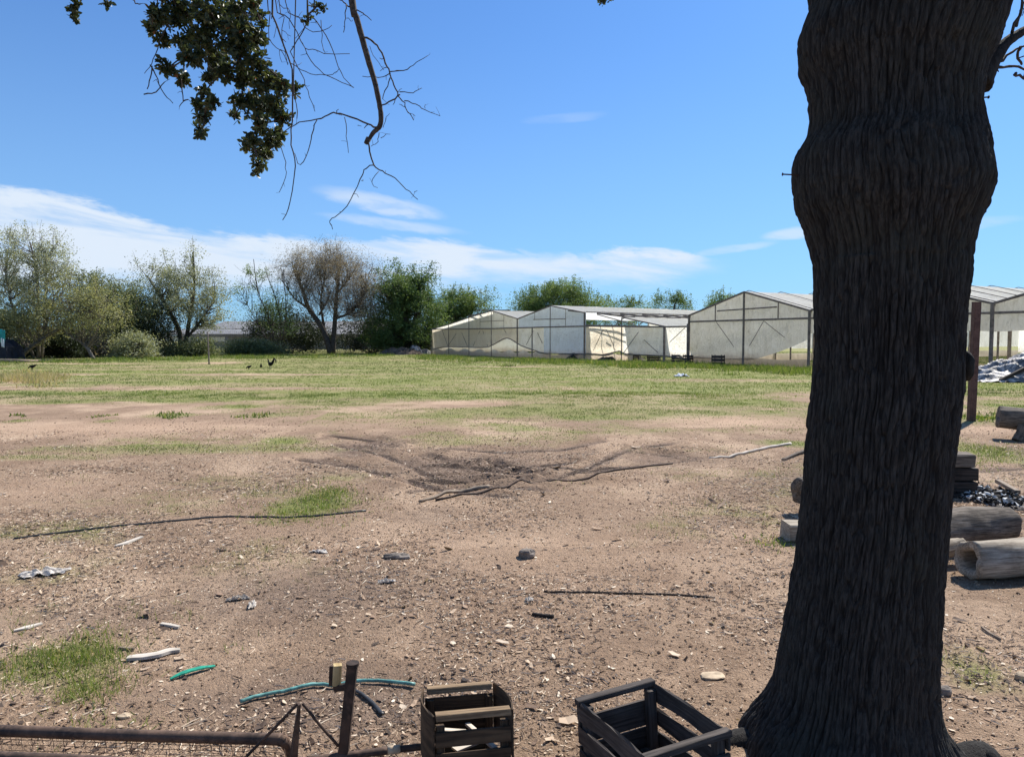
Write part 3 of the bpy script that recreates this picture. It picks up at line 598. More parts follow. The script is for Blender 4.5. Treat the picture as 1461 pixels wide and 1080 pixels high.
def cell(nu, hv, seed, wu, wv):
    u = TH/(2*np.pi)*nu+wu*fbm(x3*7, y3*7, ZL*3.0+seed, 3); v = ZL/hv+wv*fbm(x3*9, y3*9, ZL*5+seed, 3); iu, iv = np.floor(u).astype(np.int64), np.floor(v).astype(np.int64)
    f1 = np.full(u.shape, 9.); f2 = f1.copy(); tone = 0*u
    for du in (-1, 0, 1):
        for dv in (-1, 0, 1):
            cu, cv = iu+du, iv+dv; w0 = np.mod(cu, nu); a_ = _h(w0, cv, 0*w0+seed); b_ = _h(w0, cv, 0*w0+seed+7)
            d_ = np.hypot(u-cu-.15-.7*a_, (v-cv-b_)); near = d_ < f1
            f2 = np.where(near, f1, np.minimum(f2, d_)); tone = np.where(near, _h(w0, cv, 0*w0+seed+13), tone); f1 = np.where(near, d_, f1)
    return f2-f1, tone
e1, tone1 = cell(84, .34, 3, .95, 1.3); e2, tone2 = cell(160, .09, 11, 1.0, 1.2)
pl1 = np.clip(e1/.38, 0, 1)**.7; pl2 = np.clip(e2/.35, 0, 1)
pl1 = pl1*.60+.40*np.clip(rid*.5+.5, 0, 1)
flare = np.clip((.28-ZL)/.28, 0, 1)**1.5
lobes = flare*.018*np.cos(TH*7+1.0)
knobs = .035*fbm(x3*5, y3*5, ZL*2.2, 3)*(.35+.65*(ZL > 1.9))
RL2 = RL-.017+.019*pl1+.005*pl2+.004*(tone1-.5)+.0028*fine+lobes+knobs*np.abs(uy)
# swollen collar where an old limb was cut, facing the camera
VX = CX+RL2*ux; VY = YT+RL2*uy
idx = np.arange(NA*NZ).reshape(NZ, NA); nxt = np.roll(idx, -1, 1)
F = np.stack([idx[:-1], nxt[:-1], nxt[1:], idx[1:]], -1).reshape(-1, 4)
base = np.array([float(cx[0]), YT, 0.0])
oak = empty('oak_tree', base); tag(oak, 'huge old tree with thick dark furrowed trunk standing beside the wooden crates', 'tree')
def child(o, par=oak):
    o.parent = par; o.matrix_parent_inverse = Matrix.Translation(-Vector([float(q) for q in base])); return o
tr = child(fast_mesh('trunk', np.stack([VX, VY, ZL], -1).reshape(-1, 3), F, None, M['bark'], None, True, {'plate': (1-1.5*pl1-.35*pl2+.5*(tone1-.5)).ravel()}))
# surface root, burl, nails
rt = MB(); rt.tube([P(1120, 1060, 2.8)-[0, 0, .06], GP(1075, 1056, -.01), GP(1040, 1054, -.02), GP(1005, 1058, -.025), GP(970, 1064, -.04)], [.13, .08, .055, .036, .02], 14, 8, .05, .75)
child(rt.build('root', M['bark'], None, True))
rt = MB(); rt.tube([P(1360, 1075, 2.75)-[0, 0, .06], GP(1405, 1078, .02), GP(1440, 1100, -.04)], [.09, .05, .02], 12, 6, .05, .6)
child(rt.build('root', M['bark'], None, True))
bu = MB(); c0 = P(1377, 523, 2.82); V = []
for j in range(17):
    ph = math.pi*j/16-math.pi/2
    for i in range(24):
        a = 2*math.pi*i/24; v = np.array([math.cos(a)*math.cos(ph), math.sin(a)*math.cos(ph), math.sin(ph)]); k = 1+.16*float(fbm(v[0]*2, v[1]*2, v[2]*2.5, 3)); V.append(c0+v*k*np.array([.022, .05, .058]))
bu.add(V, [[j*24+i, j*24+(i+1) % 24, (j+1)*24+(i+1) % 24, (j+1)*24+i] for j in range(16) for i in range(24)])
child(bu.build('burl', M['bark'], None, True))
for a, b, d_ in ((1139, 1117, 250), (1398, 1410, 140)):
    nl = MB(); nl.tube([P(a, d_, YT), P(b, d_-1, YT)], .0028, 6); nl.tube([P(b, d_-1, YT), P(b+(1 if b > a else -1)*1, d_-1, YT)], .006, 8); child(nl.build('nail', M['rustdark']))
# limbs above the picture
LIMB = [np.array([cx[-1]-.1, YT, 3.9]), np.array([.75, 3.35, 4.75]), np.array([-.2, 3.9, 4.95]), np.array([-1.3, 4.35, 4.85]), np.array([-2.4, 4.7, 4.9]), np.array([-3.3, 4.9, 5.3])]
lm = MB(); lm.tube(LIMB, [.24, .17, .13, .10, .07, .03], 14, 8, .04); child(lm.build('limb', M['bark'], None, True))
for pts, rad in [([[cx[-1]+.05, YT, 4.0], [1.5, 2.3, 5.2], [1.0, 1.2, 6.3], [.6, .2, 7.2]], [.26, .2, .12, .04]), ([[cx[-1]+.1, YT, 4.0], [2.4, 2.9, 5.1], [3.5, 2.4, 6.1], [4.5, 1.9, 6.8]], [.24, .17, .11, .04]), ([[cx[-1]+.05, YT, 4.1], [1.8, 3.1, 5.4], [1.7, 3.0, 6.8], [1.5, 3.1, 8.0]], [.26, .2, .12, .04]),
                 ([P(1392, 118, YT), P(1412, 90, YT), P(1435, 62, 2.81), P(1458, 46, 2.84), P(1500, 20, 2.9), P(1580, -60, 2.95)], [.06, .035, .02, .016, .014, .01])]:
    lm = MB(); lm.tube(pts, rad, 12, 8, .04); child(lm.build('limb', M['bark'], None, True))
TWI = []
def T1(q, rad):
    m_ = MB(); q, rad = smooth_path(np.array(q), np.array(rad, float), 3); q = q+RNG.normal(0, .0025, q.shape); m_.tube(q, rad, 6, 0, .15)
    for _ in range(max(1, len(q)//5)):
        i = random.randrange(1, len(q)); e = q[i]+RNG.normal(0, .018, 3); m_.tube([q[i], (q[i]+e)/2+RNG.normal(0, .003, 3), e], [rad[i]*.6, rad[i]*.5, rad[i]*.35], 4, 0)
    TWI.append(child(m_.build('twig', M['twig'], None, True)))
for pl in ([(1416, 97), (1437, 80), (1461, 66), (1500, 45)], [(1416, 98), (1440, 96), (1461, 99), (1500, 108)], [(1450, 38), (1455, 20), (1461, 7), (1475, -20)], [(1443, 45), (1456, 12), (1459, -10)], [(1455, 66), (1452, 78), (1457, 92)], [(1446, 105), (1455, 110), (1470, 118)]):
    T1([P(x, y, 2.82+.03*i) for i, (x, y) in enumerate(pl)], [.006*(1-.18*i) for i in range(len(pl))])
# hanging bare branch and twigs
def zt(l, ox=380, oy=0, s=3.273): return [(ox+x/s, oy+y/s) for x, y in l]
limbpts, _ = smooth_path(np.array(LIMB), np.ones(len(LIMB)), 12)
def to_limb(p):
    d = np.linalg.norm(limbpts-p-np.array([0, 0, .3]), axis=1); return limbpts[int(np.argmin(d))]
mainpx = zt([(400, 0), (420, 80), (450, 190), (475, 280), (505, 380), (525, 470), (535, 540), (530, 590), (500, 620), (478, 655)])
mp_ = [P(x, y, 4.0) for x, y in mainpx]; up = to_limb(mp_[0]); mp_ = [up, (up+mp_[0])/2+np.array([-.05, 0, .05])]+mp_
br = MB(); br.tube(mp_, [.035, .028, .018, .0165, .0155, .015, .014, .0135, .0135, .0135, .012, .010], 10, 5, .07)
br.tube([P(526, 198, 4.0), P(522, 205, 3.99)], [.016, .012], 8); 
child(br.build('branch', M['twig'], None, True))
TW = [([(455, 180), (495, 190), (530, 225), (555, 290), (580, 350), (600, 400), (620, 450), (640, 480), (660, 520), (690, 560)], 4.0, 7, 3), ([(580, 345), (640, 330), (690, 310), (755, 260)], 4.02, 4, 2), ([(575, 340), (520, 355), (450, 358)], 4.02, 3.5, 2),
      ([(620, 425), (685, 435), (725, 408)], 4.0, 3.5, 2), ([(625, 452), (590, 465), (540, 497)], 4.0, 5, 5), ([(640, 470), (700, 485), (740, 510), (815, 547)], 4.0, 4, 2), ([(578, 370), (560, 430), (540, 465)], 3.98, 4, 2.5),
      ([(515, 600), (470, 575), (400, 550), (330, 532), (290, 535), (235, 560), (150, 570), (80, 612)], 4.0, 7, 3.5), ([(235, 562), (215, 630), (190, 700), (160, 775), (130, 715)], 4.02, 4, 2.5), ([(370, 550), (378, 640), (388, 720)], 4.0, 3, 2),
      ([(480, 670), (485, 720), (500, 770), (540, 800), (600, 830), (650, 880), (710, 935)], 4.0, 6, 2.5), ([(500, 770), (460, 795), (440, 840), (390, 935), (340, 1000), (298, 1030), (308, 1070)], 4.0, 4.5, 2.5), ([(520, 800), (495, 855), (520, 882)], 4.0, 2.5, 1.8),
      ([(530, 630), (520, 665), (490, 682)], 4.0, 3, 2), ([(545, 600), (560, 560), (575, 535)], 4.0, 2.5, 1.5), ([(535, 640), (575, 632)], 4.0, 2.5, 1.5), ([(425, 55), (460, 70), (490, 90)], 4.0, 4, 2.5), ([(405, 50), (365, 12), (345, 0), (330, -20)], 4.0, 5, 4), ([(372, 20), (370, 90), (365, 150)], 4.0, 4, 2.5), ([(372, 85), (400, 92)], 4.0, 2.5, 2),
      ([(445, 590), (425, 582)], 4.0, 2, 1.5), ([(690, 900), (703, 892)], 4.0, 2.5, 1.5), ([(645, 505), (615, 490)], 4.0, 2.5, 1.5), ([(740, 510), (745, 495)], 4.0, 2.2, 1.5), ([(665, 530), (695, 538)], 4.0, 2.2, 1.5), ([(445, 845), (452, 842)], 4.0, 2.2, 1.5)]
HT = [([(25, 0), (60, 140), (100, 260), (125, 370), (115, 560), (120, 680), (138, 780), (110, 940), (75, 1028)], 4.4, 7, 3), ([(125, 370), (135, 460), (150, 560)], 4.4, 4, 3), ([(190, 0), (190, 80), (160, 170), (120, 250), (165, 350), (195, 430), (220, 520)], 4.2, 4, 2.5),
      ([(40, 0), (110, 90), (160, 190), (210, 290), (270, 345), (350, 385), (410, 410)], 4.3, 4, 2.5), ([(195, 0), (215, 80), (280, 170), (320, 260), (345, 340), (400, 405)], 4.25, 4.5, 2.5), ([(85, 0), (150, 80), (200, 150), (260, 155), (310, 130)], 4.3, 3.5, 2),
      ([(8, 0), (12, 60), (10, 180), (70, 240), (100, 300)], 4.5, 3.5, 2.5), ([(55, 0), (85, 90), (75, 170), (95, 300)], 4.5, 3, 2)]
H2 = [([(185, 235), (230, 230), (290, 255), (390, 253)], 4.3, 3, 2), ([(120, 300), (180, 335), (260, 357), (310, 350), (335, 320)], 4.2, 3, 2), ([(260, 100), (255, 190), (270, 245)], 4.25, 2.6, 2), ([(60, 670), (85, 760), (90, 830), (60, 895)], 4.6, 3, 2), ([(480, 210), (510, 280), (555, 330)], 4.0, 2.2, 1.8),
      ([(60, 20), (110, 60), (108, 140)], 4.4, 2.5, 1.6), ([(20, 60), (40, 120), (38, 180)], 4.5, 2.5, 1.6), ([(100, 255), (60, 240), (70, 290)], 4.4, 2.2, 1.6), ([(190, 60), (180, 120), (140, 190)], 4.2, 2.2, 1.6), ([(75, 150), (120, 180)], 4.4, 2.2, 1.6)]
for l, yd, w0, w1 in TW+H2+HT:
    q = [P(x, y, yd) for x, y in zt(l)]; n = len(q); rad = [(w0+(w1-w0)*i/(n-1))/3.273/2*yd/FPX for i in range(n)]
    if (l, yd, w0, w1) in HT: u = to_limb(q[0]); q = [u, (u*.5+q[0]*.5)+np.array([.04, 0, 0])]+q; rad = [rad[0]*1.8, rad[0]*1.3]+rad
    q = [a+np.array([0, random.uniform(-.02, .02), 0]) for a in q]
    T1(q, [r_*1.3 for r_ in rad])
def z1(l): return [(90+x/4.154, y/4.154) for x, y in l]
for l in ([(640, 120), (590, 210), (560, 290), (525, 380), (480, 435)], [(520, 385), (560, 470), (600, 560), (650, 610)], [(525, 390), (515, 460), (500, 530)], [(480, 562), (550, 545), (600, 490)], [(700, 470), (705, 520), (712, 590), (690, 632)], [(712, 600), (745, 592)], [(395, -20), (430, 22), (458, 25)], [(1040, 40), (1100, 110), (1150, 200)], [(780, 290), (850, 340), (860, 420)]):
    T1([P(x, y, 4.8) for x, y in z1(l)], [.0042*(1-.15*i) for i in range(len(l))])
# foliage clumps of the hanging bough
BL = [(225, 22, 16), (218, 40, 11), (232, 57, 11), (262, 22, 27), (300, 18, 28), (338, 14, 22), (265, 58, 16), (290, 55, 22), (328, 48, 25), (352, 46, 20), (240, 97, 12), (262, 112, 10), (266, 80, 14), (285, 84, 10), (310, 85, 19), (343, 80, 22), (366, 60, 15), (370, 90, 15), (390, 112, 14), (405, 122, 12), (422, 128, 7), (375, 120, 18), (350, 115, 18), (320, 103, 16), (300, 110, 9), (290, 133, 10), (283, 152, 9), (292, 166, 10), (286, 185, 9), (286, 195, 5), (303, 148, 9), (341, 146, 13), (334, 166, 7), (363, 150, 20), (394, 150, 20), (404, 170, 12), (395, 192, 12), (374, 176, 15), (350, 206, 9), (360, 198, 9), (375, 216, 14), (370, 236, 9), (366, 246, 4), (385, 200, 12),
      (107, 6, 6), (106, 16, 6), (107, 27, 5), (153, 3, 5), (369, 22, 8), (372, 33, 5), (362, 8, 9), (448, 14, 5), (455, 9, 5), (440, 24, 4), (463, 14, 4), (438, 32, 3), (858, 3, 3.5), (868, -4, 4),
      (230, -15, 20), (270, -20, 24), (320, -25, 26), (360, -15, 18), (107, -12, 8), (150, -12, 8)]
leaf = [(0, 0, 0), (.16, .12, .03), (.15, .34, .05), (.27, .52, .04), (.19, .76, .05), (0, 1, -.03), (-.19, .76, .05), (-.27, .52, .04), (-.15, .34, .05), (-.16, .12, .03), (0, .5, -.02)]
leaf_f = [(0, 1, 2, 10), (2, 3, 4, 10), (4, 5, 10), (5, 6, 10), (6, 7, 8, 10), (8, 9, 0, 10)]
pos = []; prev = []; tw = MB()
for bx_, by_, br_ in BL:
    yd = 4.2 if bx_ > 430 else 4.85+.25*random.uniform(-1, 1); ctr = P(bx_, by_, yd); rad_ = br_*yd/FPX
    nw = max(3, int(br_**1.6*.30)); cs = []
    for _ in range(nw):
        v = RNG.normal(size=3); v /= np.linalg.norm(v); v *= RNG.random()**.45; v[1] *= 1.1; cs.append(ctr+v*rad_*.90)
    if prev and bx_ > 200:
        j = min(prev, key=lambda q: np.linalg.norm(q-ctr)+max(0, ctr[2]-q[2])*2)
    else: j = to_limb(ctr)
    if np.linalg.norm(j-ctr) > .6: j = to_limb(ctr)
    tw.tube([j, (j+ctr)/2+RNG.normal(0, .01, 3), ctr], [.006, .005, .004], 5, 4, .1)
    for c_ in cs[:14]: tw.tube([ctr, (ctr+c_)/2+RNG.normal(0, .006, 3), c_], [.003, .002, .0012], 4, 2, 0)
    prev.append(ctr); pos += cs
pos = np.array(pos); W = len(pos); per = 9
pp = np.repeat(pos, per, 0)+RNG.normal(0, .006, (W*per, 3)); rot = rand_rot(W*per); sz = RNG.uniform(.028, .050, W*per)*(1-.4*(pp[:, 0] > -1.45)*(pp[:, 1] < 4.4))
tint = np.clip(RNG.beta(2, 2.4, W*per)*.95, 0, .95); tint[RNG.random(W*per) < .006] = 1.0
o = child(tw.build('foliage_stems', M['twig'], None, True)); o['kind'] = 'stuff'
child(scatter('foliage', leaf, leaf_f, pp, rot, sz, tint, M['oakleaf']))
# crown overhead (above the picture)
n = 30000; v = RNG.normal(size=(n, 3)); v /= np.linalg.norm(v, axis=1)[:, None]; v *= (RNG.random(n)**.4)[:, None]
p = np.array([.9, 1.6, 6.6])+v*np.array([4.8, 3.6, 1.9]); p = p[fbm(p[:, 0]*.9, p[:, 1]*.9, p[:, 2]*.9, 3) > -.08]
ok = (p[:, 2] > 1.6+.50*np.maximum(p[:, 1], 0)+.5) & (p[:, 2] > 4.5) & (p[:, 1]-.80*p[:, 2] < 1.6)
p = p[ok]; k = len(p)
child(scatter('crown', leaf, leaf_f, p, rand_rot(k), RNG.uniform(.09, .15, k), RNG.beta(2, 3, k)*.9, M['oakleaf']))
# ------------------------------------------------------------------ background trees
lf = [(-.28, 0, 0), (0, -.5, .05), (.28, 0, 0), (0, .6, .05)]; lf_f = [(0, 1, 2, 3)]
def tree(name, label, cat, px, d, ells, mat, trunks, leaves=9000, lsize=.16, clump=.55, gap=-.1, bark='farbark', twigs=1.0, shoots=0, group=None, nclump=90, tint_mu=.5, spread=1.0):
    nclump = int(nclump*1.25)
    bp = P(px, 480, d); b0 = np.array([bp[0], d, gz(bp[0], d)])
    root = empty(name, b0); tag(root, label, cat, group)
    def ch(o): o.parent = root; o.matrix_parent_inverse = Matrix.Translation(-Vector([float(q) for q in b0])); return o
    mb = MB(); k = d/FPX; forks = []
    for path, r0 in trunks:
        pts = [P(x, y, d) for x, y in path]; pts[0][2] = min(pts[0][2], b0[2]-.05) if path[0][1] > 490 else pts[0][2]
        pts = [pts[0]]+[q+np.array([0, RNG.normal(0, .15), 0]) for q in pts[1:]]
        q, rr_ = smooth_path(np.array(pts), np.linspace(r0, r0*.35, len(pts)), 5); mb.tube(q, rr_, 7, 0, .08); forks += list(zip(q[len(q)//4:], rr_[len(q)//4:]))
    FP = np.array([f[0] for f in forks]); FR = np.array([f[1] for f in forks])
    area = sum(e[2]*e[3] for e in ells); C_ = []; S_ = []
    for ex, ey, erx, ery in ells:
        m_ = max(5, int(nclump*erx*ery/area)); c_ = P(ex, ey, d); dep = (erx*.9+2)*k
        v = RNG.normal(size=(m_, 3)); v /= np.linalg.norm(v, axis=1)[:, None]; v *= (RNG.random(m_)**.42)[:, None]
        C_.append(c_+v*np.array([erx*k, dep, ery*k])); S_ += [min(1, (erx+ery)/40)]*m_
    C_ = np.concatenate(C_); C_ = C_[C_[:, 2] > .15]
    tips = []
    for c_ in C_:
        dd = np.linalg.norm(FP-c_+np.array([0, 0, 1.5*k*14]), axis=1)+1.2*np.maximum(0, FP[:, 2]-c_[2]); j = int(np.argmin(dd)); a = FP[j]
        mid = (a+c_)/2+RNG.normal(0, .12*np.linalg.norm(c_-a)/2+.02, 3)+np.array([0, 0, -.06*np.linalg.norm(c_-a)])
        mb.tube([a, mid, c_], [min(FR[j]*.5, .045)+.006, .020*twigs+.004, .010], 4, 3, .1, 1, False)
        for _ in range(int(2.2*twigs**1.5)):
            e_ = c_+RNG.normal(0, clump*1.1, 3)+np.array([0, 0, clump*.5]); mb.tube([c_, (c_+e_)/2+RNG.normal(0, .08, 3), e_], [.016, .013, .008], 3, 2, 0, 1, False)
    if shoots:
        tops = C_[np.argsort(-C_[:, 2])[:shoots]]
        for c_ in tops:
            e_ = c_+np.array([RNG.normal(0, .25), RNG.normal(0, .2), RNG.uniform(.7, 1.5)]); mb.tube([c_, (c_+e_)/2+RNG.normal(0, .04, 3), e_], [.02, .014, .006], 4, 2, 0, 1, False)
            for u in np.linspace(.15, 1, 5): tips.append(c_+(e_-c_)*u)
    ch(mb.build('trunk', M[bark], None, True))
    leaves = leaves*3.9; clump = clump*1.4; lsize = lsize*.92; per = max(3, int(leaves/len(C_))); pp = np.repeat(C_, per, 0)+np.clip(RNG.normal(0, 1, (len(C_)*per, 3)), -1.9, 1.9)*np.array([clump, clump, clump*.8])*spread
    cl_t = np.repeat(RNG.normal(0, .10, len(C_)), per)
    if tips: tp = np.repeat(np.array(tips), 14, 0); tp = tp+RNG.normal(0, .13, tp.shape); pp = np.concatenate([pp, tp]); cl_t = np.concatenate([cl_t, np.full(len(tp), .1)])
    kp = (fbm(pp[:, 0]*.9+px, pp[:, 1]*.9, pp[:, 2]*1.0, 3) > gap) & (pp[:, 2] > .03); pp, cl_t = pp[kp], cl_t[kp]; m_ = len(pp)
    s_ = RNG.uniform(.6, 1.3, m_)*lsize
    ch(scatter('crown', lf, lf_f, pp, rand_rot(m_), s_, np.clip(RNG.normal(tint_mu, .15, m_)+cl_t*1.3, 0, 1), M[mat], None, False, .2))
    return root
BG = 'trees along the far side of the field'
tree('tree', 'tall thin silvery tree, highest one beside the navy tarp shelter', 'tree', 45, 60, [(30, 358, 36, 26), (65, 372, 36, 32), (12, 395, 34, 40), (92, 385, 20, 22), (45, 420, 44, 34)], 'willow',
     [([(55, 512), (56, 440), (50, 385), (40, 345)], .14), ([(60, 512), (64, 430), (66, 370)], .12), ([(50, 510), (20, 440), (5, 390)], .12)], 11000, .12, .5, .0, 'palebark', 1.2, 16, BG, 140, .6)
tree('tree', 'sprawling yellow-green tree with low leaning trunk behind the field', 'tree', 100, 58, [(95, 442, 50, 28), (130, 450, 42, 28), (45, 460, 45, 24), (140, 432, 26, 20), (88, 420, 22, 18)], 'yellow',
     [([(22, 514), (45, 494), (75, 476), (110, 455)], .22), ([(135, 512), (120, 492), (100, 478), (80, 460)], .14), ([(60, 486), (70, 450), (80, 420)], .10), ([(75, 478), (92, 462), (105, 440)], .12)], 10000, .13, .42, -.08, 'palebark', 1.5, 10, BG, 130, .5)
tree('bush', 'yellow leafy bush above the navy tarp shelter', 'bush', 5, 57, [(8, 462, 18, 14)], 'yellow', [([(8, 512), (8, 470)], .06)], 1800, .15, .3, -.2, 'farbark', 1, 0, None, 22, .75)
tree('tree', 'dull olive tree filling the gap between the yellow-green and round grey-green trees', 'tree', 165, 68, [(150, 430, 34, 32), (180, 440, 34, 32), (115, 412, 18, 18), (165, 470, 45, 26)], 'olive',
     [([(165, 508), (160, 460), (150, 420)], .15), ([(165, 508), (178, 450), (185, 420)], .13)], 10000, .17, .5, -.15, 'farbark', 1, 14, BG, 110, .5)
tree('tree', 'round grey-green tree with forked dark trunk and one thin spire', 'tree', 258, 72, [(228, 400, 40, 34), (262, 420, 48, 44), (275, 375, 16, 20), (300, 430, 30, 40), (220, 435, 36, 30), (300, 460, 24, 20)], 'willow',
     [([(258, 508), (256, 475), (240, 440), (215, 400)], .30), ([(262, 508), (268, 470), (276, 410), (275, 360)], .24), ([(260, 490), (285, 460), (305, 430)], .16), ([(258, 495), (235, 470), (210, 445)], .14)], 13000, .15, .5, -.05, 'farbark', 1.2, 12, BG, 150, .50)
tree('tree', 'thin see-through sapling cluster left of the bare brownish tree', 'tree', 385, 80, [(365, 400, 22, 26), (392, 420, 30, 32), (370, 440, 32, 26), (400, 465, 36, 20), (345, 425, 16, 26)], 'green',
     [([(395, 508), (385, 460), (368, 415), (362, 370)], .09), ([(398, 508), (400, 450), (378, 385)], .08), ([(396, 508), (372, 470), (340, 410)], .07), ([(400, 508), (408, 450), (405, 400)], .07)], 3600, .15, .42, .05, 'farbark', 1.0, 14, BG, 80, .65)
tree('tree', 'half-bare brownish tree with dark forked trunk and fine twiggy crown', 'tree', 470, 80, [(430, 385, 36, 24), (465, 378, 42, 26), (500, 392, 40, 30), (520, 425, 26, 30), (445, 415, 34, 24), (490, 430, 38, 24)], 'brownleaf',
     [([(472, 506), (462, 470), (440, 440), (432, 415), (420, 385)], .36), ([(474, 506), (478, 460), (480, 420), (485, 375)], .32), ([(462, 468), (458, 430), (462, 400)], .16), ([(477, 455), (500, 446), (518, 425), (525, 400)], .16), ([(440, 440), (420, 425), (402, 400)], .12), ([(455, 450), (470, 420), (455, 395)], .10), ([(480, 420), (500, 395), (512, 375)], .12)], 26000, .105, .65, -.18, 'farbark', 1.3, 8, BG, 260, .5)
tree('tree', 'tall dense dark green tree next to the tan end of the greenhouse', 'tree', 585, 82, [(580, 410, 44, 34), (600, 440, 40, 40), (560, 445, 34, 42), (585, 470, 50, 28), (545, 480, 30, 20)], 'green',
     [([(582, 506), (580, 460), (570, 410)], .28), ([(584, 506), (595, 450), (600, 400)], .22)], 26000, .19, .50, -.10, 'farbark', 1, 46, BG, 190, .45)
tree('tree', 'rounded green tree just behind the tan greenhouse corner', 'tree', 655, 92, [(640, 445, 32, 30), (672, 440, 34, 26), (655, 470, 50, 28)], 'green',
     [([(655, 503), (650, 460), (640, 430)], .2), ([(657, 503), (670, 455), (678, 430)], .2)], 15000, .19, .5, -.12, 'farbark', 1, 34, BG, 120, .55)
tree('tree', 'broad green treetop rising behind the middle greenhouse roof', 'tree', 795, 96, [(765, 432, 36, 20), (805, 424, 36, 20), (840, 434, 24, 16), (790, 455, 60, 26)], 'green',
     [([(795, 502), (780, 450), (765, 425)], .22), ([(797, 502), (810, 450), (815, 415)], .22)], 16000, .19, .5, -.3, 'farbark', 1, 40, BG, 120, .6)
tree('tree', 'small spiky treetop peeking over the white greenhouse roof', 'tree', 965, 100, [(955, 432, 22, 8), (975, 430, 14, 10), (960, 450, 30, 16)], 'green', [([(962, 500), (962, 440), (970, 420)], .14)], 3200, .18, .4, -.1, 'farbark', 1, 14, BG, 40, .5)
tree('tree', 'tip of a green tree showing left of the large gable peak', 'tree', 1030, 100, [(1028, 428, 18, 9), (1030, 445, 26, 14)], 'green', [([(1030, 500), (1030, 440), (1030, 420)], .12)], 2200, .18, .4, -.1, 'farbark', 1, 9, BG, 26, .65)
tree('tree', 'faint low treetops just above the middle of the white roof', 'tree', 885, 120, [(870, 434, 30, 6), (900, 436, 30, 5), (885, 452, 50, 14)], 'green', [([(885, 498), (880, 445)], .12)], 3000, .22, .5, -.1, 'farbark', 1, 10, BG, 40, .6)
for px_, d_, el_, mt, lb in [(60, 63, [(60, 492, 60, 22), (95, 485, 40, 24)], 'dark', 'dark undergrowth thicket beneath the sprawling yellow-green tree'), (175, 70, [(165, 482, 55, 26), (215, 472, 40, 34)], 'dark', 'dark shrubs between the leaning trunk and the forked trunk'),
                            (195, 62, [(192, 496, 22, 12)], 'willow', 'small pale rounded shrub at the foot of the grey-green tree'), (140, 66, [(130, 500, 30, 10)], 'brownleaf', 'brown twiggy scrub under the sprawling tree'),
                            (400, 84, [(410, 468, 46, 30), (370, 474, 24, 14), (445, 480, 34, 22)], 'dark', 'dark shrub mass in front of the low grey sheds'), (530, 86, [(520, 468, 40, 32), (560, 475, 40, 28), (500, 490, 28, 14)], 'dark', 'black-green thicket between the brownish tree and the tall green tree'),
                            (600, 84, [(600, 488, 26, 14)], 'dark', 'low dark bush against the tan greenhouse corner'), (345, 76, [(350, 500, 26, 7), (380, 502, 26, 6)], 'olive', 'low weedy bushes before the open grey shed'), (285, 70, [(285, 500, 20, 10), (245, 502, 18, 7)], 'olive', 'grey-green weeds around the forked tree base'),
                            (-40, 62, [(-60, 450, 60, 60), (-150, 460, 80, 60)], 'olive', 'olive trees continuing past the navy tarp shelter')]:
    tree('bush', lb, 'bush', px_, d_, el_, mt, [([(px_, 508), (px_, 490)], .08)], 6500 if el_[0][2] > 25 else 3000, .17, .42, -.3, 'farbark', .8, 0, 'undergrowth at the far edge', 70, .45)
# ------------------------------------------------------------------ greenhouses
def sheet(name, fn, nu, nv, mat, parent, nrm, amp=.05, seed=0.0, fold=(1.2, .5)):
    """fn(u, v) -> point; wrinkled along nrm"""
    U, V_ = np.meshgrid(np.linspace(0, 1, nu), np.linspace(0, 1, nv)); pts = np.array([[fn(u, v) for u in U[0]] for v in V_[:, 0]]).reshape(-1, 3)
    a = pts[:, 0]*.8+pts[:, 1]*.6
    wv = amp*1.7*(fbm(a*fold[0]+seed, pts[:, 2]*fold[1]+seed, seed, 4)+.5*(1-2*np.abs(noise3(a*fold[0]*1.6+pts[:, 2]*.8, pts[:, 2]*fold[1], seed+4))))
    edge = np.minimum(1, 6*np.minimum(U, 1-U)).ravel()*np.minimum(1, .35+5*np.minimum(V_, 1-V_)).ravel()
    pts = pts+np.array(nrm)[None]*(wv*edge)[:, None]
    idx = np.arange(nu*nv).reshape(nv, nu); F = np.stack([idx[:-1, :-1], idx[:-1, 1:], idx[1:, 1:], idx[1:, :-1]], -1).reshape(-1, 4)
    o = fast_mesh(name, pts, F, None, mat, None, True)
    o.parent = parent; o.matrix_parent_inverse = Matrix.Translation(-parent.location); return o
def part(mb, name, mat, parent, smooth=False):
    o = mb.build(name, mat, None, smooth); o.parent = parent; o.matrix_parent_inverse = Matrix.Translation(-parent.location); return o
def v3(p, z): return np.array([p[0], p[1], z])
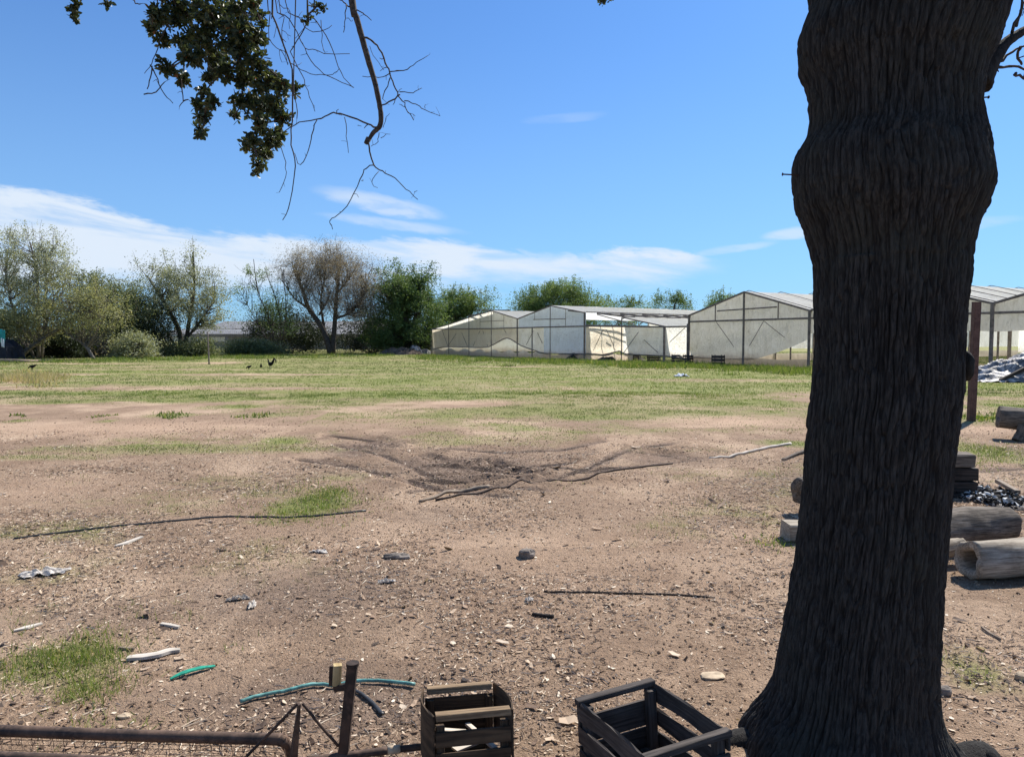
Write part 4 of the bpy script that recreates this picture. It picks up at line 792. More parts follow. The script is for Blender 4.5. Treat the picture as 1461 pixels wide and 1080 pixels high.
# --- greenhouse A: big gables
C0 = np.array([12.1, 50.4]); ST = np.array([4.8, -8.5]); AX = np.array([.87, .493]); NRM = np.array([-.87, -.493, 0])
ga_ = empty('greenhouse', (C0[0], C0[1], 0)); tag(ga_, 'large pale plastic greenhouse with tall gables partly hidden behind the big trunk', 'greenhouse')
EA, RA, BA = 3.2, 4.52, 2.78
bays = [2.9, 4.1, 5, 4.0, 4.9, 3.6, 4.7, 4.3]
for i in range(3):
    a = C0+ST*i; b = C0+ST*(i+1); m_ = (a+b)/2
    def tp(u, a=a, b=b): q = a+(b-a)*u; return v3(q, EA+(RA-EA)*(1-abs(2*u-1)))
    def hem(u, i=i):
        if i == 0: return .30 if u < .55 else .30+(u-.55)/.45*1.35-.12*math.sin((u-.55)/.45*math.pi)
        return 1.93+.05*math.sin(u*9)
    sheet('gable_sheet', lambda u, v: v3(a+(b-a)*u, BA)*(1-v)+tp(u)*v, 26, 12, M['sheet'], ga_, NRM, .05, 1.0+i)
    sheet('curtain', lambda u, v: v3(a+(b-a)*u, hem(u)*(1-v)+(BA-.03)*v), 40, 18, M['sheet'], ga_, NRM, .09, 7.0+i)
    if i == 0: sheet('skirt', lambda u, v: v3(a+(b-a)*u, 0.0*(1-v)+v*(.42+.04*math.sin(u*14))), 30, 5, M['sheettan'], ga_, NRM, .08, 3.0)
    off = NRM*.08
    mb = MB(); mb.bar(v3(a, BA)+off, v3(b, BA)+off, .09, .11); part(mb, 'beam', M['ghpost'], ga_)
    for u, r_ in ((0.0, .5), (1.0, .5)):
        mb = MB(); mb.bar(tp(u)+off*1.2, tp(.5)+off*1.2, .09, .11); part(mb, 'rafter', M['ghpost'], ga_)
    mb = MB(); mb.bar(v3(m_, -.05)+off*1.4, v3(m_, RA-.05)+off*1.4, .11, .11); part(mb, 'post', M['ghpost'], ga_)
    mb = MB(); mb.bar(v3(a+(b-a)*.27, 3.42)+off*1.5, v3(a+(b-a)*.76, 3.50)+off*1.5, .06, .08); part(mb, 'beam', M['ghpost'], ga_)
    for u in (.25, .77): mb = MB(); mb.bar(v3(a+(b-a)*u, BA)+off*1.2, tp(u)+off*1.2, .05, .06); part(mb, 'stud', M['ghpost'], ga_)
    for u0, z0, u1, z1_ in ((.26, 2.7, .42, 1.1), (.66, 2.7, .55, 1.2), (.66, 2.7, .82, 1.7)):
        mb = MB(); mb.bar(v3(a+(b-a)*u0, z0)+off*1.1, v3(a+(b-a)*u1, z1_)+off*1.1, .03, .03); part(mb, 'brace', M['ghpost'], ga_)
    for side in (0, 1):
        e0 = a if side == 0 else b
        def rf(u, v, e0=e0, m_=m_):
            q = v3(e0, EA)*(1-v)+v3(m_, RA+.03)*v; return q+np.array([AX[0], AX[1], 0])*(u*42-.15)
        sheet('roof_sheet', rf, 90, 8, M['roof'], ga_, (0, 0, 1), .05, 11.0+i*2+side, (1.0, 1.0))
        for k in range(15):   # purlin laths showing on the roof
            mb = MB(); s_ = .3+k*2.9; o_ = np.array([AX[0], AX[1], 0])*s_; mb.bar(v3(e0, EA+.08)+o_, v3(m_, RA+.11)+o_, .05, .035); part(mb, 'batten', M['ghpost'], ga_)
for i in range(4):
    a = C0+ST*i; off = NRM*(.09 if i == 0 else .14)
    mb = MB(); mb.bar(v3(a, -.05)+off, v3(a, EA+.02)+off, .13, .13); part(mb, 'post', M['ghpost'], ga_)
    for k in range(1, 9):
        q = a+AX*k*4.2; mb = MB(); mb.bar(v3(q, -.05), v3(q, EA), .12, .12); part(mb, 'post', M['ghpost'], ga_)
    mb = MB(); mb.bar(v3(a, EA-.06), v3(a+AX*40, EA-.06), .10, .10); part(mb, 'beam', M['ghpost'], ga_)
    if i < 3:
        for k in (1, 2, 3, 4, 6): q = a+ST/2+AX*k*4.2+ST*.08*(k % 3-1); mb = MB(); mb.bar(v3(q, -.05), v3(q, 2.5), .09, .09); part(mb, 'post', M['ghpost'], ga_)
sheet('side_sheet', lambda u, v: v3(C0+AX*u*42, .9*(1-v)+EA*v), 50, 6, M['sheet'], ga_, (.49, -.87, 0), .05, 31.0)
sheet('side_sheet', lambda u, v: v3(C0+AX*u*42, .0*(1-v)+.55*v), 50, 4, M['sheettan'], ga_, (.49, -.87, 0), .05, 33.0)
bk0, bk1 = C0+AX*42, C0+ST*3+AX*42
sheet('back_sheet', lambda u, v: v3(bk0+(bk1-bk0)*u, .3*(1-v)+EA*v), 40, 6, M['sheet'], ga_, NRM, .05, 35.0)
# --- greenhouse B: older, lower, patched
B0 = C0+np.array([-.25, .25]); BL_ = np.array([-8.4, 78.0]); BD = (BL_-B0)/np.linalg.norm(BL_-B0); BAX = np.array([-BD[1]*-1, -BD[0]]); BAX = np.array([abs(BD[1]), abs(BD[0])]); BN = np.array([-BAX[0], -BAX[1], 0])
def fpx(px):
    k = (px-730.5)/FPX*1.0; r = ray(px, 484); k = r[0]/r[1]; s = (B0[0]-k*B0[1])/(k*BD[1]-BD[0]); return B0+BD*s
def hpx(px, py): return P(px, py, fpx(px)[1])[2]
gb = empty('greenhouse', (fpx(836)[0], fpx(836)[1], 0)); tag(gb, 'older patched greenhouse with tan and bluish plastic, torn hem and open roof timbers', 'greenhouse')
TOPB = [(617, 470), (642, 463), (671, 453), (703, 443.5), (740, 455), (787, 436.5), (836, 446.5)]
MID = [(617, 470), (703, 469), (775, 467), (836, 465.5), (889, 466), (950, 466.5), (983, 466)]
HEM = [(617, 499), (640, 495), (690, 496), (705, 492), (725, 482.5), (745, 493), (765, 500), (778, 504), (836, 505), (850, 505), (865, 506), (885, 501), (895, 505), (950, 508), (983, 512)]
ip = lambda T_, x: float(np.interp(x, [q[0] for q in T_], [q[1] for q in T_]))
def bsheet(name, x0, x1, lo, hi, mat, seed, nu=24, nv=10, amp=.07, fwd=0):
    def fn(u, v):
        x = x0+(x1-x0)*u; g = fpx(x); zl_, zh = (hpx(x, lo(x)) if callable(lo) else lo), (hpx(x, hi(x)) if callable(hi) else hi); return v3(g, zl_*(1-v)+zh*v)+BN*fwd
    return sheet(name, fn, nu, nv, mat, gb, BN, amp, seed)
midf = lambda x: ip(MID, x); hemf = lambda x: ip(HEM, x); topf = lambda x: ip(TOPB, x)
bsheet('gable_sheet', 617.5, 740, midf, topf, M['sheet'], 41, 40, 8); bsheet('gable_sheet', 740, 836, midf, topf, M['sheetblue'], 43, 36, 8)
for x0, x1, mt in ((617, 671, 'sheettan'), (671, 740, 'sheettan'), (740, 776, 'sheet'), (776, 836, 'sheetblue'), (836, 889, 'sheettan'), (889, 950, 'sheet'), (950, 983, 'sheet')):
    bsheet('curtain', x0, x1, hemf, midf, M[mt], 50+x0*.1, 24, 12, .10)
bsheet('skirt', 617, 776, 0.0, lambda x: 498+2*math.sin(x*.3)+(x-617)*.03, M['sheet'], 61, 50, 4, .1, .15)
bsheet('skirt', 776, 905, 0.0, lambda x: 505+1.5*math.sin(x*.2), M['sheettan'], 63, 40, 4, .1, .15)
def bb(x0, y0, x1, y1, w_=.08, name='beam', fwd=.10, wob=0):
    a = v3(fpx(x0), hpx(x0, y0))+BN*fwd; b = v3(fpx(x1), hpx(x1, y1))+BN*fwd; mb = MB(); mb.bar(a, b, w_, w_); part(mb, name, M['ghpost'], gb)
for (x0, y0), (x1, y1) in zip(MID[:-1], MID[1:]): bb(x0, y0, x1, y1, .11)
for (x0, y0), (x1, y1) in zip(TOPB[:-1], TOPB[1:]): bb(x0, y0, x1, y1, .09, 'rafter')
bb(889, 453, 950, 466, .09, 'rafter'); bb(686, 459, 720, 457.5, .05); bb(762, 456, 808, 455, .06); bb(812, 443.5, 836, 446, .08)
for x, y in ((642, 463), (671, 453), (703, 443.5), (740, 455), (787, 436.5), (836, 446.5), (889, 453), (950, 466), (617, 470), (983, 462)):
    a = v3(fpx(x), -.05)+BN*.16; b = v3(fpx(x), hpx(x, y))+BN*.16; w_ = {836: .14, 950: .15, 740: .11, 983: .1}.get(x, .07); mb = MB(); mb.bar(a, b, w_, w_); part(mb, 'post', M['ghpost'], gb)
mb = MB(); q = v3(fpx(775), 0)+BN*1.2; mb.bar(q-[0, 0, .05], q+[0, 0, 2.55], .1, .1); part(mb, 'post', M['ghpost'], gb)
for x0, y0, x1, y1 in ((632, 471, 640, 494), (640, 494, 652, 476), (660, 475, 668, 494), (676, 494, 686, 472), (690, 472, 697, 494), (720, 470, 728, 482), (752, 492, 762, 472), (768, 475, 775, 490), (866, 470, 880, 500), (848, 500, 862, 470), (890, 505, 912, 474), (920, 485, 940, 503), (957, 488, 978, 468), (686, 446, 686, 469), (720, 449, 720, 468), (808, 440, 808, 465), (764, 445, 764, 457)):
    bb(x0, y0, x1, y1, .035, 'brace', .09)
# hem rail lying slack along the bottom
mb = MB(); pts = [v3(fpx(x), hpx(x, y))+BN*.14 for x, y in HEM]; mb.tube(pts, .045, 6, 4, .1); part(mb, 'hem_rail', M['ghpost'], gb, True)
A3 = np.array([BAX[0], BAX[1], 0])
def broof(x0, y0, x1, y1, L_, mat, seed, back=0, name='roof_sheet'):
    a = v3(fpx(x0), hpx(x0, y0)); b = v3(fpx(x1), hpx(x1, y1))
    sheet(name, lambda u, v: a*(1-v)+b*v+A3*(back+u*L_), 60, 7, M[mat], gb, (0, 0, 1), .07, seed, (1.0, 1.0))
broof(703, 443, 740, 454.5, 9, 'roof', 71); broof(617, 470, 703, 443, 9, 'roofgrey', 72, .3); broof(787, 436, 740, 454.5, 30, 'roof', 73); broof(787, 435.8, 836, 446.3, 32, 'roof', 74); broof(889, 452.5, 950, 465.8, 26, 'roof', 75, .1)
# bare timbers of the uncovered slope
a = v3(fpx(836), hpx(836, 446.5)); b = v3(fpx(889), hpx(889, 453)); lowz = hpx(889, 463)
for k in range(9):
    o_ = A3*(1.2+k*2.6); mb = MB(); mb.bar(a+o_, b+o_, .09, .12); part(mb, 'rafter', M['ghpost'], gb)
    mb = MB(); mb.bar(a+o_-[0, 0, .1], v3(b, lowz)+o_, .07, .07); part(mb, 'brace', M['ghpost'], gb)
    mb = MB(); c_ = a*.5+b*.5; mb.bar(v3(c_, lowz)+o_, a*.4+b*.6+o_+A3*.8, .06, .06); part(mb, 'brace', M['ghpost'], gb)
for pz in (0, .33, .66, 1): mb = MB(); q = a*(1-pz)+b*pz+np.array([0, 0, .08]); mb.bar(q, q+A3*26, .07, .06); part(mb, 'purlin', M['ghpost'], gb)
mb = MB(); q = v3(a, lowz); mb.bar(q, q+A3*26, .1, .1); part(mb, 'beam', M['ghpost'], gb)
sheet('inner_sheet', lambda u, v: (a*(1-u)+b*u+A3*(3+0*v)+A3*22*(1-v)*0+np.array([0, 0, -1.7*(1-v)])+A3*4), 20, 8, M['sheet'], gb, BN, .08, 77)
sheet('inner_sheet', lambda u, v: v3(fpx(617)+BAX*26*u, .2*(1-v)+v*2.4), 20, 6, M['sheet'], gb, (1, 0, 0), .06, 78)
mb = MB(); mb.bar(v3(fpx(680), hpx(680, 443)), v3(fpx(703), hpx(703, 442))+A3*2, .12, .1); mb.bar(v3(fpx(668), hpx(668, 451)), v3(fpx(690), hpx(690, 443.5))+A3*1, .12, .08); part(mb, 'loose_timber', M['ghpost'], gb)
# --- low grey sheds behind the trees
gc = empty('low_greenhouse', (-30, 95, 0)); tag(gc, 'long low grey greenhouse row glimpsed between and behind the trees', 'greenhouse')
def csheet(name, x0, x1, pa, pb, mat, seed): sheet(name, lambda u, v: np.array([x0+(x1-x0)*u, pa[0]*(1-v)+pb[0]*v, pa[1]*(1-v)+pb[1]*v]), 60, 6, M[mat], gc, (0, -.4, .9), .09, seed)
xa, xb = -45, -13
csheet('roof_sheet', xa, xb, (95, 2.25), (99, 2.95), 'roofgrey', 81); csheet('roof_sheet', xa, xb, (103, 2.9), (107, 3.7), 'roofgrey', 82); csheet('roof_sheet', xa, xb-4, (111, 3.6), (116, 4.4), 'roofgrey', 83)
csheet('curtain', xa, -36.8, (94.9, 1.3), (94.9, 1.9), 'roof', 84); csheet('curtain', -36.4, -27, (94.9, .5), (94.9, 1.9), 'roofgrey', 85); csheet('curtain', -27, xb, (94.9, .3), (94.9, 2.1), 'roofgrey', 86)
csheet('back_sheet', xa, xb, (103, .2), (103, 2.8), 'roofgrey', 87)
for z_, y_ in ((2.2, 94.8), (3.0, 102.8), (1.95, 94.75)): mb = MB(); mb.bar((xa, y_, z_), (xb, y_, z_), .14, .14); part(mb, 'beam', M['ghpost'], gc)
for k in range(11): x_ = xa+k*3.1; mb = MB(); mb.bar((x_, 94.7, -.05), (x_, 94.7, 2.25), .14, .14); part(mb, 'post', M['ghpost'], gc)
# ------------------------------------------------------------------ things at the greenhouse foot
def field_crate(px, py, d, wd, hh, label, mat='crateplastic', rz=0.0):
    c_ = P(px, 490, d); z0 = gz(c_[0], d); root = empty('field_crate', (c_[0], d, z0), rz); tag(root, label, 'crate', 'dark crates at the greenhouse foot')
    dp = .35
    for sx_ in (-1, 1):
        mb = MB()
        for k in range(3): mb.box((sx_*wd/2, 0, hh*(.15+.33*k)), (.02, dp, hh*.24))
        mb.build('side_panel', M[mat], root)
        mb = MB()
        for k in range(3): mb.box((0, sx_*dp/2, hh*(.15+.33*k)), (wd, .02, hh*.24))
        mb.build('end_panel', M[mat], root)
        for sy_ in (-1, 1): mb = MB(); mb.box((sx_*(wd/2-.02), sy_*(dp/2-.02), hh/2), (.035, .035, hh*1.04)); mb.build('corner_post', M[mat], root)
    mb = MB(); mb.box((0, 0, .03), (wd-.03, dp-.03, .02)); mb.build('bottom', M[mat], root)
def crate_open(px, d, wd, hh, label, rz=0.0): field_crate(px, 0, d, wd, hh, label, 'crateplastic', rz)
crate_open(1025, 46.2, .75, .62, 'dark slatted crate with pale gaps standing alone before the tall gable', -.9)
crate_open(968, 51.3, .85, .55, 'dark crate against the post where the two greenhouses meet', -.6)
crate_open(982, 50.2, .6, .55, 'smaller dark crate tight beside the greenhouse junction post', -.7)
crate_open(933, 54.0, .9, .5, 'dark crate at the foot of the thick greenhouse post', -.6)
crate_open(905, 56.0, .9, .42, 'low dark crate below the slack curtain hem', -.6)
def heap(name, px, d, rx, ry, h, mat, label, cat, seed, sharp=1.0, kind=None):
    c_ = P(px, 490, d); N_ = 44; V = []; U = []
    for j in range(N_+1):
        for i in range(N_+1):
            u, v = i/N_*2-1, j/N_*2-1; r_ = min(1, math.hypot(u, v)); x_, y_ = c_[0]+u*rx, d+v*ry
            V.append([x_, y_, 0]); U.append(1-r_)
    V = np.array(V); U = np.array(U)
    prof_ = np.clip(U*1.6, 0, 1)**.8; nz_ = fbm(V[:, 0]*2.2+seed, V[:, 1]*2.2, seed, 4); fold = 1-2*np.abs(noise3(V[:, 0]*3+V[:, 1]*1.3+seed, V[:, 1]*2, seed+3))
    V[:, 2] = hgt(V[:, 0], V[:, 1])-.03+h*prof_*(.75+.45*nz_)+sharp*.10*fold*np.minimum(1, prof_*2)*h
    V[:, 0] += .06*sharp*nz_
    idx = np.arange((N_+1)**2).reshape(N_+1, N_+1); F = np.stack([idx[:-1, :-1], idx[:-1, 1:], idx[1:, 1:], idx[1:, :-1]], -1).reshape(-1, 4)
    o = fast_mesh(name, V, F, None, mat, None, sharp < 1.5); relocate(o, (c_[0], d, 0)); return tag(o, label, cat, None, kind)
M['earth'] = mat_plain('dug_earth', (.14, .105, .08), .95, 3, .5, .1, .05); M['debris'] = mat_plain('dark_debris', (.06, .05, .04), .9, 3, .6, .2, .05)
heap('earth_mound', 572, 78, 2.6, 1.5, .75, M['earth'], 'low mound of dug earth at the greenhouse corner', 'mound', 3.0, 1.6)
heap('plastic_heap', 593, 78.6, .95, .7, 1.05, M['tarp'], 'crumpled white plastic lying on the earth mound', 'plastic heap', 9.0, 2.2)
heap('plastic_heap', 604, 79.5, .9, .6, .6, M['roofgrey'], 'grey plastic bundle between the white plastic and greenhouse corner', 'plastic heap', 14.0, 2.2)
heap('debris_heap', 833, 60.0, 1.6, .8, .65, M['debris'], 'dark heap of debris below the bluish greenhouse panel', 'debris heap', 19.0, 2)
heap('debris_heap', 885, 56.6, 1.9, .8, .50, M['debris'], 'long low pile of dark debris under the slack curtain', 'debris heap', 25.0, 2)
# tarp heap
def tarp():
    c_ = G(1452, 528); N_ = 110; V = []
    cx_, cy_ = 20.3, 28.6; rx, ry = 2.9, 1.5
    uu, vv = np.meshgrid(np.linspace(-1, 1, N_), np.linspace(-1, 1, N_)); x_ = cx_+uu*rx; y_ = cy_+vv*ry
    ridge = np.clip((uu+1)/.95, 0, 1)**.75*np.clip((1-uu)*2, 0, 1)*np.clip(1-np.abs(vv)**1.7, 0, 1)
    n1_ = fbm(x_*1.3, y_*1.3, 2.0, 4); fold = 1-2.2*np.abs(noise3(x_*1.8+y_*1.2, y_*1.9-x_*.6, 1.0)); fold2 = 1-2.0*np.abs(noise3(x_*5+y_*2, y_*4, 5.0))
    z_ = hgt(x_, y_)+.015+1.22*ridge*(.85+.35*n1_)+.13*fold*np.clip(ridge*3+.25, 0, 1)+.035*fold2
    idx = np.arange(N_*N_).reshape(N_, N_); F = np.stack([idx[:-1, :-1], idx[:-1, 1:], idx[1:, 1:], idx[1:, :-1]], -1).reshape(-1, 4)
    o = fast_mesh('tarpaulin', np.stack([x_+.1*n1_, y_, np.maximum(z_, hgt(x_, y_)+.01)], -1).reshape(-1, 3), F, None, M['tarp'], None, True)
    relocate(o, (cx_, cy_, 0)); tag(o, 'crumpled silver tarpaulin heap at the open greenhouse side', 'tarpaulin')
tarp()
mb = MB(); a = G(1424, 546); b = P(1480, 517, 27.6); mb.bar(a+[0, 0, .04], b, .12, .12); tag(mb.build('timber_pole', M['charwood'], None, False, a), 'dark timber leaning on the silver tarpaulin', 'timber')
# tall brown post
a = GP(1385.5, 600); b = P(1393.5, 431, a[1]); mb = MB(); mb.bar(a-[0, 0, .1], b, .125, .125, jit=.004)
tag(mb.build('fence_post', M['post'], None, False, a), 'tall leaning brown post beside the right edge of the big trunk', 'post')
a = GP(298.5, 520); b = P(296, 473, a[1]); mb = MB(); mb.tube([a-[0, 0, .1], (a+b)/2, b], [.05, .045, .04], 7, 3, .1)
po = mb.build('pole', M['ghpost'], None, True, a); tag(po, 'thin dark pole standing in front of the grey-green tree and low sheds', 'pole')
# navy shelter with hung cloths
p = P(6, 490, 55.5); sh = empty('shelter', (p[0]-1.2, 55.5, 0)); tag(sh, 'dark navy tarp shelter at the field edge under the sprawling tree', 'shelter')
mb = MB(); V = []; pr = [(-2.2, 0), (-2.2, 1.2), (-1.5, 1.5), (0, 1.6), (1.5, 1.5), (1.95, 1.0), (2.1, 0)]
for yy in (-1.0, -.3, .4, 1.0):
    for a, b in pr: V.append([a+.08*math.sin(yy*7+b*3), yy, b+.06*math.sin(a*4+yy*5)*(b > 0)])
m_ = len(pr); F = [[j*m_+i, j*m_+i+1, (j+1)*m_+i+1, (j+1)*m_+i] for j in range(3) for i in range(m_-1)]+[list(range(m_)), list(range(3*m_, 4*m_))[::-1]]
mb.add(V, F).build('cover', M['navy'], sh)
for x0, z0, w_, h_, mt, nm in ((1.75, 2.3, .7, 1.0, 'teal', 'teal_cloth'), (1.9, 1.65, .22, .62, 'white', 'white_cloth')):
    V = []; 
    for j in range(9):
        for i in range(9): u, v = i/8, j/8; V.append([x0+(u-.5)*w_*(1-.35*v), -1.12-.05*math.sin(u*9+v*2)-(.06 if mt == 'white' else 0), z0-v*h_+.05*math.sin(u*5)])
    idx = np.arange(81).reshape(9, 9); F = [[int(idx[j, i]), int(idx[j, i+1]), int(idx[j+1, i+1]), int(idx[j+1, i])] for j in range(8) for i in range(8)]
    o = MB().add(V, F).build('cloth', M[mt], None, True); s_ = o.modifiers.new('t', 'SOLIDIFY'); s_.thickness = .02; o.location = sh.location
    tag(o, 'teal cloth hanging on the navy shelter' if mt == 'teal' else 'narrow white cloth hanging on the navy shelter', 'cloth')
mb = MB(); mb.tube([GP(-20, 517, .1), GP(15, 517, .12), GP(45, 516.5, .08), GP(78, 514, .05)], [.12, .11, .09, .05], 8, 5, .12); tag(mb.build('fallen_log', M['stick'], None, True, GP(-20, 517)), 'long thin pale log along the field edge before the navy shelter', 'log')
# ------------------------------------------------------------------ hens
def bird(name, px, py, s_, heading, label, rooster=False, peck=False):
    p = GP(px, py); root = empty(name, p, heading); tag(root, label, 'hen' if not rooster else 'rooster')
    neck = [(.10, 0, .30), (.155, 0, .38), (.17, 0, .45), (.21, 0, .475), (.25, 0, .465)] if not peck else [(.12, 0, .24), (.19, 0, .22), (.24, 0, .14), (.27, 0, .08), (.29, 0, .045)]
    tail = [(-.30, 0, .50 if rooster else .40), (-.24, 0, .42 if rooster else .34), (-.17, 0, .31)]
    pts = tail+[(-.08, 0, .255), (0, 0, .235), (.06, 0, .25)]+neck; rad = [.012, .06 if rooster else .045, .07, .098, .112, .098]+[.058, .036, .034, .026, .004]
    mb = MB(); mb.tube(np.array(pts)*s_, np.array(rad)*s_, 12, 4, 0)
    for sy_ in (-1, 1):
        mb.tube(np.array([(.0, sy_*.045, .17), (.015, sy_*.045, .09), (-.005, sy_*.045, .01)])*s_, np.array([.03, .012, .009])*s_, 6, 2)
        mb.tube(np.array([(-.02, sy_*.045, .01), (.06, sy_*.05, .006)])*s_, np.array([.008, .005])*s_, 5)
    if rooster:
        for q in range(4): mb.tube(np.array([(-.2, .01*q-.02, .36), (-.32, .02*q-.03, .50+.03*q), (-.42, .02*q-.03, .46), (-.46, .02*q-.03, .36-.03*q)])*s_, np.array([.02, .018, .014, .004])*s_, 5, 3)
    mb.build('body', M['feather'], root, True)
    hx_ = np.array(neck[3])*s_; mb = MB()
    for k in range(3): mb.tube([hx_+np.array([-.02+.02*k, 0, .015])*s_, hx_+np.array([-.025+.02*k, 0, .05])*s_], np.array([.01, .005])*s_, 5)
    mb.build('comb', M['red'], root)
bird('hen', 355, 527, .6, 2.9, 'small black hen leftmost of the group of hens, pecking the grass', False, True)
bird('hen', 372.5, 525.5, .6, 1.9, 'small upright black hen in the middle of the group of hens')
bird('rooster', 386, 525, 1.0, 2.6, 'large black rooster with arched tail beside two small hens', True)
bird('hen', 46, 528, .75, 3.3, 'lone black hen on the grass before the navy shelter', False, True)
# ------------------------------------------------------------------ logs
def log(name, a, b, r0, r1, mat, label, hollow=False, sides=26, cat='log', group=None, sub=.0, squash=1.0):
    """a, b axis ends; rough bark surface, cut faces, optional hollow end at a"""
    a = np.array(a, float); b = np.array(b, float); n_ = 30; d_ = (b-a)/np.linalg.norm(b-a); x_ = np.cross([0, 0, 1], d_); x_ /= np.linalg.norm(x_); z_ = np.cross(d_, x_)
    sd = random.uniform(0, 50); V = []; L_ = []; ln = np.linalg.norm(b-a)
    rings = []
    if hollow: rings = [(.26, .40), (.12, .44), (.03, .50), (.004, .60), (-.010, .80)]
    else: rings = [(0, .02), (-.002, .5)]
    rings += [(0, .95)]+[(u, 1) for u in np.linspace(.006, .994, n_)]+[(1, .96), (1.002, .5), (1.0, .02)]
    for u, k in rings:
        for i in range(sides):
            an = 2*math.pi*i/sides; rr_ = (r0+(r1-r0)*u)*k; ca, sa = math.cos(an), math.sin(an)
            rr_ *= 1+.13*float(noise3(ca*1.6+sd, sa*1.6, u*2.0))+.07*float(noise3(ca*5+sd, sa*5, u*4))-.05*abs(float(noise3(ca*11+sd, sa*11, u*3)))
            V.append(a+(b-a)*u+x_*ca*rr_+z_*sa*rr_*squash+d_*(.02*float(noise3(ca*2, sa*2, sd)) if k < 1 and u < .1 else 0)); L_.append([u*ln+sd, ca*rr_, sa*rr_])
    m_ = len(rings); F = [[j*sides+i, j*sides+(i+1) % sides, (j+1)*sides+(i+1) % sides, (j+1)*sides+i] for j in range(m_-1) for i in range(sides)]+[list(range(sides))[::-1], list(range((m_-1)*sides, m_*sides))]
    o = MB().add(V, F, L_).build(name, mat, None, True, (a[0], a[1], 0)); return tag(o, label, cat, group)
a = P(1381, 823, 4.86); a[2] = .125; b = P(1560, 823, 5.05); b[2] = .125
log('hollow_log', a, b, .125, .13, M['log'], 'pale grey hollow log with its open end facing the big trunk', True)
a = P(1325, 786, 5.55); a[2] = .15; b = P(1436, 782, 5.75); b[2] = .14
log('log', a, b, .165, .135, M['logdark'], 'short thick dark log lying just behind the hollow log', False)
a = P(1372, 793, 5.22); a[2] = .13; b = P(1330, 812, 5.15); b[2] = .10
log('log', a, b, .055, .07, M['log'], 'small pale stub of wood leaning between dark log and trunk', False, 14)
a = P(1423, 622, 11.9); a[2] = .34; b = P(1580, 640, 11.4); b[2] = .26
log('log', a, b, .17, .18, M['logdark'], 'dark log raised off the grass, farthest of the logs right of the trunk', False)
log('log', P(1452, 655, 11.6)*[1, 1, 0]+[0, 0, .0], P(1452, 655, 11.6)*[1, 1, 0]+[.1, .0, .22], .10, .09, M['logdark'], 'short upright block propping the raised dark log', False, 12)
a = P(1139, 730, 6.75); a[2] = .20; b = P(1210, 722, 6.9); b[2] = .2
log('log', a, b, .12, .12, M['logdark'], 'dark round log end sticking out left of the trunk, above a flat block', False)
mb = MB(); c_ = GP(1150, 770, .07); mb.box(c_+[.08, .0, .0], (.50, .20, .13), None, .008); tag(mb.build('wood_block', M['log'], None, False, c_*[1, 1, 0]), 'flat mossy timber block under the dark round log end', 'wood block')
for py_, x1_, th_, z_, lb, mt in ((0, 1384, .14, .36, 'topmost short timber of the stack right of the trunk', 'logdark'), (0, 1390, .13, .22, 'middle dark timber of the stack right of the trunk', 'charwood'), (0, 1388, .13, .075, 'lowest charred timber of the stack right of the trunk', 'charwood')):
    b = P(x1_, 700, 7.55-(.0 if z_ > .3 else .0)); mb = MB(); mb.bar((b[0]-1.1, b[1]+.1, z_), (b[0], b[1], z_), .18, th_, jit=.008); tag(mb.build('timber', M[mt], None, False, (b[0], b[1], 0)), lb, 'timber', 'stacked timbers behind the trunk')
# ash patch with charcoal
c_ = G(1418, 712); k = 600; a_ = np.c_[RNG.normal(c_[0], .14, k), RNG.normal(c_[1], .24, k)]; s_ = np.exp(RNG.normal(-4.1, .4, k))
V = []; N_ = 40
for j in range(N_+1):
    for i in range(N_+1):
        u, v = i/N_*2-1, j/N_*2-1; q = max(0, 1-(u*u+v*v)); x_, y_ = c_[0]+u*.28, c_[1]+v*.5; V.append([x_, y_, gz(x_, y_)+.012+.03*q+.01*math.sin(i*2.1+j*1.7) if q > 0 else gz(x_, y_)-.02])
idx = np.arange((N_+1)**2).reshape(N_+1, N_+1); F = np.stack([idx[:-1, :-1], idx[:-1, 1:], idx[1:, 1:], idx[1:, :-1]], -1).reshape(-1, 4)
o = fast_mesh('ash_pile', V, F, None, M['ash'], None, True); relocate(o, (c_[0], c_[1], 0)); tag(o, 'spread of white and black ash beside the stacked timbers', 'ash pile')
M['char'] = mat_leaf('ash_lumps', [(0, (.01, .01, .01)), (.72, (.05, .045, .04)), (.82, (.45, .44, .42)), (1, (.8, .8, .78))], 0, .9, .1)
tag(scatter('charcoal_bits', ico, ico_f, np.c_[a_, hgt(a_[:, 0], a_[:, 1])+.04], rand_rot(k), np.stack([s_*1.5, s_, s_*.7], 1), RNG.random(k), M['char'], jit=.3), kind='stuff')
mb = MB(); mb.bar(GP(1423, 693, .06), GP(1452, 708, .05), .05, .04); tag(mb.build('plank', M['stick'], None, False, GP(1423, 693)), 'short brown plank lying across the ash', 'plank')
